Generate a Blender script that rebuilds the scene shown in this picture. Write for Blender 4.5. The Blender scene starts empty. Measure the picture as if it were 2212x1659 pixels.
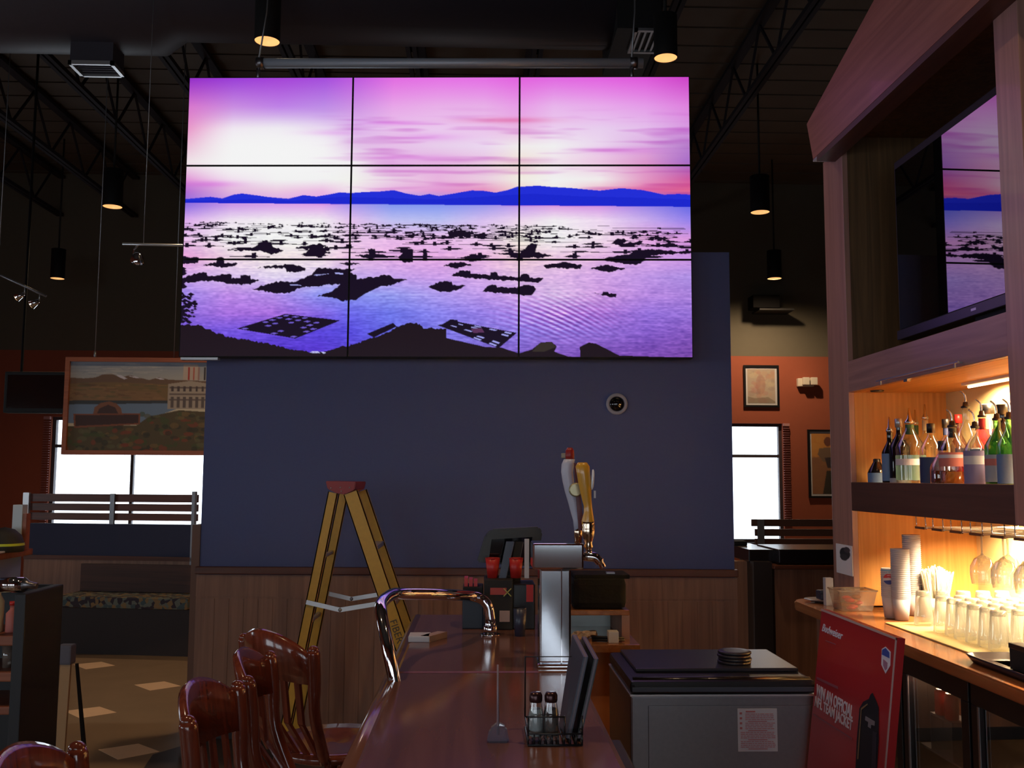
import bpy, bmesh, math, random
import numpy as np
from mathutils import Matrix, Vector
random.seed(7)
rng = np.random.default_rng(7)
SC = bpy.context.scene
COL = SC.collection
PI = math.pi

# ------------------------------------------------------------------ camera
F, CX, CY, EYE = 2100.0, 1106.0, 829.5, 1.57
_a = Vector((-70.0, -200.5, -F)).normalized()
_u = Vector((0.0075, 1.0, 0.0)); _u = (_u - _a * _u.dot(_a)).normalized()
_x = _a.cross(_u)
M3 = Matrix((_x, _a, _u))
cam_d = bpy.data.cameras.new('camera'); cam = bpy.data.objects.new('camera', cam_d); COL.objects.link(cam)
cam_d.sensor_width = 36.0; cam_d.lens = F / 2212.0 * 36.0; cam_d.clip_start = 0.05; cam_d.clip_end = 200
O = Vector((0, 0, EYE))
cam.matrix_world = Matrix.Translation(O) @ M3.to_4x4()
SC.camera = cam
vs = SC.view_settings
vs.view_transform = 'Standard'; vs.look = 'None'; vs.gamma = 1.0; vs.exposure = 0.0; vs.use_curve_mapping = False
SC.cycles.max_bounces = 6; SC.cycles.diffuse_bounces = 3; SC.cycles.glossy_bounces = 4
SC.cycles.transparent_max_bounces = 24; SC.cycles.transmission_bounces = 4
SC.cycles.caustics_reflective = False; SC.cycles.caustics_refractive = False
SC.cycles.sample_clamp_indirect = 4.0; SC.cycles.use_denoising = True

# ------------------------------------------------------------------ daylight (overcast sky outside the windows)
W_ = bpy.data.worlds.new('World'); SC.world = W_; W_.use_nodes = True
bg = W_.node_tree.nodes['Background']
bg.inputs['Color'].default_value = (0.80, 0.90, 1.0, 1); bg.inputs['Strength'].default_value = 3.8

def ray(px, py):
    return M3 @ Vector(((px - CX) / F, -(py - CY) / F, -1.0))
def onX(px, py, X): d = ray(px, py); return O + d * (X / d.x)
def onY(px, py, Y): d = ray(px, py); return O + d * (Y / d.y)
def onZ(px, py, z): d = ray(px, py); return O + d * ((z - EYE) / d.z)
def onP(px, py, p, n): d = ray(px, py); return O + d * ((Vector(p) - O).dot(n) / d.dot(n))

def lin(c):
    c = c / 255.0
    return c / 12.92 if c <= 0.04045 else ((c + 0.055) / 1.055) ** 2.4
def C(r, g, b): return (lin(r), lin(g), lin(b), 1.0)

# light sources: name, location, rotation, size x, size y, colour, watts
def area(name, loc, aim, sx, sy, col, w, spread=180):
    d = bpy.data.lights.new(name, 'AREA'); d.shape = 'RECTANGLE'; d.size = sx; d.size_y = sy; d.color = col; d.energy = w
    d.spread = math.radians(spread)
    o = bpy.data.objects.new(name, d); COL.objects.link(o); o.location = loc
    o.rotation_euler = Vector(aim).to_track_quat('-Z', 'Y').to_euler()
    return o
def portal(name, loc, aim, sx, sy):
    o = area(name, loc, aim, sx, sy, (1, 1, 1), 1); o.data.cycles.is_portal = True; return o

# ------------------------------------------------------------------ materials
MATS = {}
def base_mat(name):
    m = bpy.data.materials.new(name); m.use_nodes = True
    MATS[name] = m
    return m, m.node_tree, m.node_tree.nodes['Principled BSDF']
def mat(name, col, rough=0.6, metal=0.0, spec=0.5, coat=0.0, noise=0.0, nscale=20.0, bump=0.0, emit=None, es=0.0):
    m, nt, b = base_mat(name)
    b.inputs['Base Color'].default_value = col
    b.inputs['Roughness'].default_value = rough; b.inputs['Metallic'].default_value = metal
    b.inputs['Specular IOR Level'].default_value = spec; b.inputs['Coat Weight'].default_value = coat
    b.inputs['Coat Roughness'].default_value = 0.08
    if emit: b.inputs['Emission Color'].default_value = emit; b.inputs['Emission Strength'].default_value = es
    if noise or bump:
        tc = nt.nodes.new('ShaderNodeTexCoord'); nz = nt.nodes.new('ShaderNodeTexNoise'); nz.inputs['Scale'].default_value = nscale
        nz.inputs['Detail'].default_value = 4
        nt.links.new(tc.outputs['Object'], nz.inputs['Vector'])
        if noise:
            mx = nt.nodes.new('ShaderNodeMix'); mx.data_type = 'RGBA'
            mx.inputs[6].default_value = tuple(c * (1 - noise) for c in col[:3]) + (1,)
            mx.inputs[7].default_value = tuple(min(1, c * (1 + noise)) for c in col[:3]) + (1,)
            nt.links.new(nz.outputs['Fac'], mx.inputs[0]); nt.links.new(mx.outputs[2], b.inputs['Base Color'])
        if bump:
            bp = nt.nodes.new('ShaderNodeBump'); bp.inputs['Strength'].default_value = bump; bp.inputs['Distance'].default_value = 0.01
            nt.links.new(nz.outputs['Fac'], bp.inputs['Height']); nt.links.new(bp.outputs['Normal'], b.inputs['Normal'])
    return m
def wood(name, c1, c2, rough=0.4, axis='Z', scale=1.0, coat=0.0, spec=0.5, plank=0.0):
    """grain runs along axis"""
    m, nt, b = base_mat(name)
    tc = nt.nodes.new('ShaderNodeTexCoord'); mp = nt.nodes.new('ShaderNodeMapping')
    s = {'X': (0.6, 14, 14), 'Y': (14, 0.6, 14), 'Z': (14, 14, 0.6)}[axis]
    mp.inputs['Scale'].default_value = tuple(v * scale for v in s)
    nz = nt.nodes.new('ShaderNodeTexNoise'); nz.inputs['Scale'].default_value = 2.2; nz.inputs['Detail'].default_value = 6; nz.inputs['Distortion'].default_value = 1.2
    cr = nt.nodes.new('ShaderNodeValToRGB'); cr.color_ramp.elements[0].position = 0.32; cr.color_ramp.elements[1].position = 0.68
    cr.color_ramp.elements[0].color = c1; cr.color_ramp.elements[1].color = c2
    nt.links.new(tc.outputs['Object'], mp.inputs['Vector']); nt.links.new(mp.outputs['Vector'], nz.inputs['Vector'])
    nt.links.new(nz.outputs['Fac'], cr.inputs['Fac']); nt.links.new(cr.outputs['Color'], b.inputs['Base Color'])
    b.inputs['Roughness'].default_value = rough; b.inputs['Coat Weight'].default_value = coat; b.inputs['Coat Roughness'].default_value = 0.06
    b.inputs['Specular IOR Level'].default_value = spec
    return m
def glassy(name, tint=(1, 1, 1, 1), gloss=0.12, rough=0.02, dens=0.0, dcol=(1, 1, 1, 1)):
    """thin clear glass: see-through with a sheen that grows at the rim"""
    m, nt, b = base_mat(name); nt.nodes.remove(b)
    out = nt.nodes['Material Output']
    tr = nt.nodes.new('ShaderNodeBsdfTransparent'); tr.inputs['Color'].default_value = tint
    gl = nt.nodes.new('ShaderNodeBsdfGlossy'); gl.inputs['Roughness'].default_value = rough
    lw = nt.nodes.new('ShaderNodeLayerWeight'); lw.inputs['Blend'].default_value = 0.35
    ma = nt.nodes.new('ShaderNodeMath'); ma.operation = 'MULTIPLY_ADD'; ma.inputs[1].default_value = 0.75; ma.inputs[2].default_value = gloss
    mx = nt.nodes.new('ShaderNodeMixShader')
    nt.links.new(lw.outputs['Facing'], ma.inputs[0]); nt.links.new(ma.outputs[0], mx.inputs[0])
    nt.links.new(tr.outputs[0], mx.inputs[1]); nt.links.new(gl.outputs[0], mx.inputs[2])
    last = mx
    if dens > 0:
        df = nt.nodes.new('ShaderNodeBsdfTranslucent'); df.inputs['Color'].default_value = dcol
        df2 = nt.nodes.new('ShaderNodeBsdfDiffuse'); df2.inputs['Color'].default_value = dcol
        ad = nt.nodes.new('ShaderNodeMixShader'); ad.inputs[0].default_value = 0.5
        nt.links.new(df.outputs[0], ad.inputs[1]); nt.links.new(df2.outputs[0], ad.inputs[2])
        m2 = nt.nodes.new('ShaderNodeMixShader'); m2.inputs[0].default_value = dens
        nt.links.new(mx.outputs[0], m2.inputs[1]); nt.links.new(ad.outputs[0], m2.inputs[2]); last = m2
    nt.links.new(last.outputs[0], out.inputs['Surface'])
    return m
def emis(name, col, s):
    m, nt, b = base_mat(name)
    b.inputs['Base Color'].default_value = (0, 0, 0, 1); b.inputs['Emission Color'].default_value = col; b.inputs['Emission Strength'].default_value = s
    return m
def attr_mat(name, emit=0.0, rough=0.5):
    m, nt, b = base_mat(name)
    at = nt.nodes.new('ShaderNodeAttribute'); at.attribute_name = 'Col'
    if emit:
        b.inputs['Base Color'].default_value = (0.002, 0.002, 0.002, 1); b.inputs['Specular IOR Level'].default_value = 0.15
        nt.links.new(at.outputs['Color'], b.inputs['Emission Color']); b.inputs['Emission Strength'].default_value = emit
    else:
        nt.links.new(at.outputs['Color'], b.inputs['Base Color'])
    b.inputs['Roughness'].default_value = rough
    return m

# ------------------------------------------------------------------ mesh builder
class MB:
    def __init__(s): s.bm = bmesh.new(); s.k = 0
    def face(s, vs_, smooth=False):
        try:
            f = s.bm.faces.new(vs_); f.smooth = smooth; f.material_index = s.k; return f
        except ValueError: return None
    def box(s, a, b, bev=0.0):
        x0, y0, z0 = [min(a[i], b[i]) for i in range(3)]; x1, y1, z1 = [max(a[i], b[i]) for i in range(3)]
        v = [s.bm.verts.new(p) for p in ((x0,y0,z0),(x1,y0,z0),(x1,y1,z0),(x0,y1,z0),(x0,y0,z1),(x1,y0,z1),(x1,y1,z1),(x0,y1,z1))]
        fs = [s.face([v[i] for i in q]) for q in ((0,3,2,1),(4,5,6,7),(0,1,5,4),(1,2,6,5),(2,3,7,6),(3,0,4,7))]
        if bev > 0:
            es = set(e for f in fs for e in f.edges)
            r = bmesh.ops.bevel(s.bm, geom=list(es), offset=bev, segments=2, affect='EDGES', profile=0.6)
            for f in r['faces']: f.material_index = s.k
        return s
    def prism(s, pts, d, bev=0.0):
        """closed 3-D polygon pts swept by vector d"""
        d = Vector(d); a = [s.bm.verts.new(Vector(p)) for p in pts]; b = [s.bm.verts.new(Vector(p) + d) for p in pts]
        n = len(pts); fs = [s.face(a), s.face(b[::-1])]
        for i in range(n): fs.append(s.face([a[i], b[i], b[(i+1) % n], a[(i+1) % n]]))
        if bev > 0:
            es = set(e for f in fs if f for e in f.edges)
            bmesh.ops.bevel(s.bm, geom=list(es), offset=bev, segments=2, affect='EDGES')
        return s
    def bar(s, p0, p1, w, h, up=(0, 0, 1)):
        p0 = Vector(p0); p1 = Vector(p1); t = (p1 - p0).normalized(); up = Vector(up)
        if abs(t.dot(up)) > 0.99: up = Vector((0, 1, 0))
        sd = t.cross(up).normalized(); u = sd.cross(t)
        q = [p0 + sd * w/2 + u * h/2, p0 - sd * w/2 + u * h/2, p0 - sd * w/2 - u * h/2, p0 + sd * w/2 - u * h/2]
        return s.prism(q, p1 - p0)
    def tube(s, pts, r, seg=12, cap=True):
        pts = [Vector(p) for p in pts]; n = len(pts)
        rs = r if isinstance(r, (list, tuple)) else [r] * n
        rings = []; prev = None
        for i, p in enumerate(pts):
            t = ((pts[min(i+1, n-1)] - pts[max(i-1, 0)])).normalized()
            if prev is None:
                u = t.orthogonal().normalized()
            else:
                u = (prev - t * prev.dot(t)).normalized()
            prev = u; v = t.cross(u)
            rings.append([s.bm.verts.new(p + (u * math.cos(2*PI*k/seg) + v * math.sin(2*PI*k/seg)) * rs[i]) for k in range(seg)])
        for i in range(n-1):
            for k in range(seg):
                s.face([rings[i][k], rings[i][(k+1) % seg], rings[i+1][(k+1) % seg], rings[i+1][k]], True)
        if cap: s.face(rings[0][::-1]); s.face(rings[-1])
        return s
    def lathe(s, prof, c=(0, 0, 0), seg=20, cap0=True, cap1=True, sx=1.0, sy=1.0):
        rings = [[s.bm.verts.new((c[0] + r*sx*math.cos(2*PI*k/seg), c[1] + r*sy*math.sin(2*PI*k/seg), c[2] + z)) for k in range(seg)] for r, z in prof]
        for i in range(len(prof)-1):
            for k in range(seg):
                s.face([rings[i][k], rings[i][(k+1) % seg], rings[i+1][(k+1) % seg], rings[i+1][k]], True)
        if cap0: s.face(rings[0][::-1])
        if cap1: s.face(rings[-1])
        return s
    def ball(s, c, r, seg=16, sz=1.0):
        n = 8
        prof = [(max(1e-4, r*math.sin(PI*i/n)), -r*sz*math.cos(PI*i/n)) for i in range(n+1)]
        return s.lathe(prof, c, seg)
    def surf(s, grid, thick=None):
        """grid of points -> smooth sheet"""
        V = [[s.bm.verts.new(p) for p in row] for row in grid]
        for i in range(len(V)-1):
            for j in range(len(V[0])-1): s.face([V[i][j], V[i][j+1], V[i+1][j+1], V[i+1][j]], True)
        return s
    def xf(s, m): bmesh.ops.transform(s.bm, matrix=m, verts=s.bm.verts[:]); return s
    def build(s, name, m, parent=None, w=False, label=None):
        if w and parent is not None: s.xf(wm(parent).inverted())
        me = bpy.data.meshes.new(name)
        bmesh.ops.recalc_face_normals(s.bm, faces=s.bm.faces[:])
        s.bm.to_mesh(me); s.bm.free()
        o = bpy.data.objects.new(name, me); COL.objects.link(o)
        for mm in (m if isinstance(m, (list, tuple)) else [m]): me.materials.append(mm)
        if parent is not None: o.parent = parent
        if label: o['label'] = label
        return o
def wm(o):
    m = o.matrix_basis if hasattr(o, 'matrix_basis') else Matrix()
    m = Matrix.LocRotScale(o.location, o.rotation_euler, o.scale)
    return (wm(o.parent) @ m) if o.parent else m
def thing(name, label, cat, loc=(0, 0, 0), rz=0.0, group=None, rot=None):
    o = bpy.data.objects.new(name, None); COL.objects.link(o); o.empty_display_size = 0.1
    o.location = loc; o.rotation_euler = rot if rot else (0, 0, rz)
    o['label'] = label; o['category'] = cat
    if group: o['group'] = group
    return o
def tag(o, label, cat, group=None, kind=None):
    o['label'] = label; o['category'] = cat
    if group: o['group'] = group
    if kind: o['kind'] = kind
    return o
def struct(o): o['kind'] = 'structure'; return o
def recenter(o):
    """move the origin of a single-mesh thing to the middle of its base"""
    me = o.data; co = np.empty(len(me.vertices)*3, dtype=np.float32); me.vertices.foreach_get('co', co); co = co.reshape(-1, 3)
    c = Vector(((co[:, 0].min()+co[:, 0].max())/2, (co[:, 1].min()+co[:, 1].max())/2, co[:, 2].min()))
    me.transform(Matrix.Translation(-c)); o.location = Vector(o.location) + c
    return o
def kids(o): return [c for c in COL.objects if c.parent == o]
def dup(root, loc, rz=None, label=None, name=None):
    r = root.copy(); COL.objects.link(r); r.location = loc
    if rz is not None: r.rotation_euler = (0, 0, rz)
    if label: r['label'] = label
    for ch in kids(root):
        c = ch.copy(); COL.objects.link(c); c.parent = r
        for g in kids(ch):
            d = g.copy(); COL.objects.link(d); d.parent = c
    return r
def arc(c, r, a0, a1, n, ax='xz'):
    out = []
    for i in range(n+1):
        a = a0 + (a1-a0)*i/n; p = [c[0], c[1], c[2]]
        i0, i1 = {'xz': (0, 2), 'yz': (1, 2), 'xy': (0, 1)}[ax]
        p[i0] += r*math.cos(a); p[i1] += r*math.sin(a); out.append(tuple(p))
    return out

# picture canvas: H x W linear RGB
class Canvas:
    def __init__(s, W, H, col=(0, 0, 0)):
        s.W, s.H = W, H; s.a = np.zeros((H, W, 3)); s.a[:] = col
    def poly(s, pts, col, alpha=1.0):
        p = np.array(pts, float); x0, y0 = np.floor(p.min(0)).astype(int); x1, y1 = np.ceil(p.max(0)).astype(int) + 1
        x0, y0 = max(0, x0), max(0, y0); x1, y1 = min(s.W, x1), min(s.H, y1)
        if x1 <= x0 or y1 <= y0: return
        X, Y = np.meshgrid(np.arange(x0, x1) + 0.5, np.arange(y0, y1) + 0.5)
        ins = np.zeros(X.shape, bool); n = len(p)
        for i in range(n):
            ax, ay = p[i]; bx, by = p[(i+1) % n]
            if ay == by: continue
            cond = ((ay > Y) != (by > Y)) & (X < (bx-ax)*(Y-ay)/(by-ay) + ax); ins ^= cond
        sub = s.a[y0:y1, x0:x1]; sub[ins] = sub[ins]*(1-alpha) + np.array(col)*alpha
    def ell(s, cx, cy, rx, ry, col, alpha=1.0):
        s.poly([(cx+rx*math.cos(t), cy+ry*math.sin(t)) for t in np.linspace(0, 2*PI, 20, endpoint=False)], col, alpha)
    def rect(s, x0, y0, x1, y1, col, alpha=1.0): s.poly([(x0, y0), (x1, y0), (x1, y1), (x0, y1)], col, alpha)
    def sample(s, u, v):
        x = np.clip(u*s.W-0.5, 0, s.W-1.001); y = np.clip(v*s.H-0.5, 0, s.H-1.001)
        xi = x.astype(int); yi = y.astype(int); fx = (x-xi)[..., None]; fy = (y-yi)[..., None]; a = s.a
        return (a[yi, xi]*(1-fx)+a[yi, xi+1]*fx)*(1-fy) + (a[yi+1, xi]*(1-fx)+a[yi+1, xi+1]*fx)*fy
def L3(r, g, b): return np.array([lin(r), lin(g), lin(b)])
def picture(name, m, p00, p10, p01, canvas, nx, ny, u0=0, u1=1, v0=0, v1=1, parent=None):
    """flat picture sheet: p00 top left, p10 top right, p01 bottom left (in the parent's frame)"""
    p00, p10, p01 = Vector(p00), Vector(p10), Vector(p01)
    if parent is not None:
        inv = wm(parent).inverted(); p00, p10, p01 = inv @ p00, inv @ p10, inv @ p01
    U, V = np.meshgrid(np.linspace(0, 1, nx+1), np.linspace(0, 1, ny+1))
    P = np.array(p00)[None, None] + U[..., None]*np.array(p10-p00) + V[..., None]*np.array(p01-p00)
    me = bpy.data.meshes.new(name); nv = (nx+1)*(ny+1)
    me.vertices.add(nv); me.vertices.foreach_set('co', P.reshape(-1).astype(np.float32))
    i = np.arange(nx*ny); r, c = i//nx, i % nx; a = r*(nx+1)+c
    q = np.stack([a, a+nx+1, a+nx+2, a+1], 1).reshape(-1).astype(np.int32)
    me.loops.add(len(q)); me.loops.foreach_set('vertex_index', q)
    me.polygons.add(nx*ny); me.polygons.foreach_set('loop_start', (np.arange(nx*ny)*4).astype(np.int32))
    me.update(calc_edges=True)
    col = np.ones((nv, 4), np.float32); col[:, :3] = canvas.sample(u0+U*(u1-u0), v0+V*(v1-v0)).reshape(-1, 3)
    at = me.color_attributes.new('Col', 'FLOAT_COLOR', 'POINT'); at.data.foreach_set('color', col.reshape(-1))
    me.materials.append(m)
    o = bpy.data.objects.new(name, me); COL.objects.link(o)
    if parent is not None: o.parent = parent
    return o
def lettering(name, body, size, m, parent, origin, xdir, ydir, shear=0.0, xs=1.0, depth=0.0005, off=0.0):
    """raised lettering as a mesh; origin, xdir and ydir in world space"""
    cu = bpy.data.curves.new(name, 'FONT'); cu.body = body; cu.size = size; cu.shear = shear; cu.extrude = depth; cu.offset = off; cu.resolution_u = 3
    t = bpy.data.objects.new(name, cu); COL.objects.link(t)
    dg = bpy.context.evaluated_depsgraph_get(); me = bpy.data.meshes.new_from_object(t.evaluated_get(dg)); me.name = name
    bpy.data.objects.remove(t); bpy.data.curves.remove(cu)
    x = Vector(xdir).normalized(); y = Vector(ydir).normalized(); z = x.cross(y)
    m4 = Matrix((( x.x*xs, y.x, z.x, origin[0]), (x.y*xs, y.y, z.y, origin[1]), (x.z*xs, y.z, z.z, origin[2]), (0, 0, 0, 1)))
    if parent is not None: m4 = wm(parent).inverted() @ m4
    me.transform(m4); me.materials.clear(); me.materials.append(m)
    o = bpy.data.objects.new(name, me); COL.objects.link(o)
    if parent is not None: o.parent = parent
    return o

# ------------------------------------------------------------------ palette
blue_paint = mat('blue_paint', C(92, 102, 150), 0.75, noise=0.06, nscale=60)
wain = wood('wainscot_wood', C(140, 102, 84), C(172, 128, 104), 0.5, 'Z', 0.6)
trimw = wood('trim_wood', C(88, 48, 34), C(112, 64, 44), 0.4, 'X', 0.6)
darkbase = mat('dark_base', C(40, 38, 44), 0.5)
black_paint = mat('black_paint', C(46, 42, 44), 0.7, noise=0.1, nscale=6)
deck = mat('deck', C(94, 85, 75), 0.8, noise=0.15, nscale=3)
terra = mat('terracotta_paint', C(160, 84, 60), 0.8, noise=0.05, nscale=10)
olive = mat('olive_paint', C(104, 98, 84), 0.8, noise=0.05, nscale=10)
oak = wood('oak', C(196, 136, 66), C(220, 160, 88), 0.45, 'Z', 1.0)
oak_y = wood('oak_long', C(200, 146, 80), C(224, 170, 100), 0.4, 'Y', 1.0)
facew = wood('face_wood', C(158, 118, 108), C(182, 138, 124), 0.38, 'Z', 0.8, coat=0.15)
facewy = wood('face_wood_long', C(150, 112, 104), C(176, 134, 122), 0.38, 'Y', 0.8, coat=0.15)
nichew = wood('niche_wood', C(88, 66, 42), C(120, 90, 58), 0.5, 'Z', 0.8)
bartop = wood('bar_top_wood', C(112, 74, 62), C(134, 90, 76), 0.13, 'Y', 0.5, spec=0.38)
chair_w = wood('chair_wood', C(102, 44, 30), C(138, 66, 44), 0.18, 'Z', 1.2, coat=0.7)
counter_w = wood('counter_wood', C(150, 92, 50), C(180, 118, 70), 0.22, 'Y', 0.8, coat=0.4)
chrome = mat('chrome', (0.8, 0.8, 0.82, 1), 0.06, 1.0)
steel = mat('brushed_steel', (0.27, 0.26, 0.28, 1), 0.36, 1.0, noise=0.1, nscale=80)
dsteel = mat('dull_steel', (0.35, 0.36, 0.38, 1), 0.45, 0.9)
blackp = mat('black_plastic', C(24, 24, 28), 0.35)
blackm = mat('black_matte', C(14, 13, 15), 0.7)
glossblack = mat('gloss_black', C(8, 8, 10), 0.05, spec=0.9)
white_p = mat('white_paper', C(200, 200, 205), 0.6)
ivory = mat('ivory_plastic', C(225, 215, 200), 0.5)
red_p = mat('red_plastic', C(190, 40, 36), 0.4)
yellow_f = mat('yellow_fiberglass', C(205, 160, 50), 0.45, noise=0.12, nscale=40)
alu = mat('aluminium', (0.62, 0.62, 0.63, 1), 0.35, 0.8)
glass = glassy('clear_glass')
pane_glass = glassy('pane_glass', gloss=0.03)
warm_lamp = emis('warm_lamp', (1.0, 0.62, 0.30, 1), 1.6)
# ------------------------------------------------------------------ setting
XL, XR, YB, YF, ZC = -7.5, 6.6, -4.5, 14.5, 6.1
def wall_with_holes(name, m, plane, u0, u1, z0, z1, holes, thick=0.2):
    """plane: ('X', x) or ('Y', y); holes (a0, a1, b0, b1)"""
    mb = MB(); us = sorted(set([u0, u1] + [h[0] for h in holes] + [h[1] for h in holes])); zs = sorted(set([z0, z1] + [h[2] for h in holes] + [h[3] for h in holes]))
    for i in range(len(us)-1):
        for j in range(len(zs)-1):
            cu, cz = (us[i]+us[i+1])/2, (zs[j]+zs[j+1])/2
            if any(h[0] < cu < h[1] and h[2] < cz < h[3] for h in holes): continue
            a, b = (us[i], zs[j]), (us[i+1], zs[j+1])
            if plane[0] == 'Y': mb.box((a[0], plane[1], a[1]), (b[0], plane[1]+thick, b[1]))
            else: mb.box((plane[1], a[0], a[1]), (plane[1]+thick, b[0], b[1]))
    return struct(mb.build(name, m))

# far wall with its two visible windows
A = onY(112, 900, YF); B = onY(112, 1175, YF)
wl = (A.x, A.x+2.9, B.z, A.z)
A = onY(1690, 915, YF); B = onY(1690, 1172, YF)
wr = (A.x-1.3, A.x, B.z, A.z)
zband = onY(1700, 770, YF).z
wall_with_holes('wall_far', terra, ('Y', YF), XL, XR, 0, zband, [wl, wr])
o = wall_with_holes('wall_far_upper', olive, ('Y', YF), XL, XR, zband, ZC, [])
wb = [(-6.2, -3.9, 0.9, 2.6), (-3.2, -0.9, 0.9, 2.6), (-0.4, 1.4, 0.9, 2.6)]
wall_with_holes('wall_back', terra, ('Y', YB-0.2), XL, XR, 0, ZC, wb)
wlf = [(-3.4, -1.2, 0.9, 2.6), (-0.6, 1.6, 0.9, 2.6), (5.4, 7.2, 0.9, 2.6)]
wall_with_holes('wall_left', terra, ('X', XL-0.2), YB, YF, 0, ZC, wlf)
wall_with_holes('wall_right', olive, ('X', XR), YB, YF, 0, ZC, [])

frame_w = mat('window_frame_brown', C(70, 62, 70), 0.5)
wn = 0
def window(plane, h, muns_u=(), muns_z=(), thick=0.2, room=1):
    """frame, mullions and pane in an opening; room=+1 if the room lies on the negative side"""
    global wn; wn += 1
    u0, u1, z0, z1 = h; t = 0.045
    def bx(mb, a, b, d0, d1):
        if plane[0] == 'Y': mb.box((a[0], plane[1]+d0, a[1]), (b[0], plane[1]+d1, b[1]))
        else: mb.box((plane[1]+d0, a[0], a[1]), (plane[1]+d1, b[0], b[1]))
    mb = MB()
    bx(mb, (u0, z0), (u0+t, z1), 0.06, 0.14); bx(mb, (u1-t, z0), (u1, z1), 0.06, 0.14)
    bx(mb, (u0+t, z0), (u1-t, z0+t), 0.06, 0.14); bx(mb, (u0+t, z1-t), (u1-t, z1), 0.06, 0.14)
    for u in muns_u: bx(mb, (u-t/2, z0+t), (u+t/2, z1-t), 0.065, 0.135)
    for z in muns_z: bx(mb, (u0+t, z-t/2), (u1-t, z+t/2), 0.07, 0.13)
    f = struct(mb.build('window_%d' % wn, frame_w))
    mb = MB(); bx(mb, (u0+t, z0+t), (u1-t, z1-t), 0.095, 0.105); mb.build('pane', pane_glass, f)
    mb = MB(); bx(mb, (u0-0.03, z0-0.04), (u1+0.03, z0), -0.05 if room > 0 else 0.05, 0.06 if room > 0 else thick+0.05); mb.build('window_sill', frame_w, f)
    c = ((u0+u1)/2, (z0+z1)/2)
    if plane[0] == 'Y':
        yy = plane[1] + (thick+0.02 if room > 0 else -0.02); portal('window_daylight', (c[0], yy, c[1]), (0, -1 if room > 0 else 1, 0), u1-u0, z1-z0)
    else:
        xx = plane[1] + (thick+0.02 if room > 0 else -0.02); portal('window_daylight', (xx, c[0], c[1]), (-1 if room > 0 else 1, 0, 0), u1-u0, z1-z0)
    return f
xm = onY(281, 1020, YF).x; zm = onY(130, 963, YF).z
window(('Y', YF), wl, (xm,), (zm,))
zm = onY(1640, 985, YF).z
window(('Y', YF), wr, (), (zm,))
for h in wb: window(('Y', YB-0.2), h, ((h[0]+h[1])/2,), (), room=-1)
for h in wlf: window(('X', XL-0.2), h, ((h[0]+h[1])/2,), (), room=-1)
# open slatted blinds seen edge-on at the window reveals
def blind(label, x0, x1, z0, z1, y, grp):
    t = thing('window_blind', label, 'blind', ((x0+x1)/2, y, z0), 0, grp)
    mb = MB(); n = int((z1-z0)/0.035)
    for i in range(n):
        z = z0+0.035*i; mb.box((x0, y-0.02, z), (x1, y+0.02, z+0.004))
    mb.build('slat_set', pinkish, t, w=True)
    MB().box((x0, y-0.025, z1-0.04), (x1, y+0.025, z1)).build('head_rail', pinkish, t, w=True)
    return t
pinkish = mat('blind_slat', C(190, 140, 140), 0.5)
blind('pale wooden blind raised at the left edge of the far left window', wl[0]-0.09, wl[0]+0.0, wl[2]+0.2, wl[3], YF-0.04, None)
blind('pale wooden blind at the right edge of the narrow right-hand window', wr[1]+0.0, wr[1]+0.09, wr[2]+0.3, wr[3], YF-0.04, None)

# floor with lighter tiles set into it on a lattice
fl_m = mat('floor_tile_brown', C(138, 112, 86), 0.45, noise=0.22, nscale=4)
fl_l = mat('floor_tile_light', C(236, 196, 158), 0.45, noise=0.06, nscale=6)
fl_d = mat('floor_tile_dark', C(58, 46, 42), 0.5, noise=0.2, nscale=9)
mb = MB(); mb.box((XL-0.2, YB-0.2, -0.1), (XR+0.2, YF+0.2, 0.0))
c0 = onZ(340, 1481, 0); c1 = onZ(278, 1622, 0); c2 = onZ(195, 1538, 0); c3 = onZ(203, 1437, 0)
v1 = (c1-c2); v2 = (c0-c2)
TL = []
for i in range(-9, 12):
    for j in range(-9, 12):
        c = c2 + v1*i + v2*j
        if -3.9 < c.x < -0.9 and 4.2 < c.y < 9.6: continue
        if XL+0.3 < c.x < 1.0 and YB+0.4 < c.y < YF-0.4: TL.append(c)
TL += [c0, c1, c2, c3, onZ(157, 1393, 0)]
shp = [onZ(x, y, 0)-onZ(339, 1482, 0) for x, y in ((288.6, 1480.5), (354, 1473), (390, 1483), (323, 1493))]
mb.k = 1; hs = 0.155
for c in TL:
    pts = [(c.x+q.x, c.y+q.y, 0.0) for q in shp]
    mb.prism(pts, (0, 0, 0.0012))
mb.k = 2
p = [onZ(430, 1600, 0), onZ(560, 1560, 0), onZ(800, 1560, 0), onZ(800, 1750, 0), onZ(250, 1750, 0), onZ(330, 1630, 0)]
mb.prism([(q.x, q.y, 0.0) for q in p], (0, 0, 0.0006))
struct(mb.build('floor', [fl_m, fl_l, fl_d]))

# ceiling: ribbed metal deck
mb = MB(); mb.box((XL-0.2, YB-0.2, ZC), (XR+0.2, YF+0.2, ZC+0.1))
y = YB
while y < YF:
    mb.box((XL, y, ZC-0.012), (XR, y+0.16, ZC)); y += 0.42
struct(mb.build('ceiling', deck))

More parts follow.
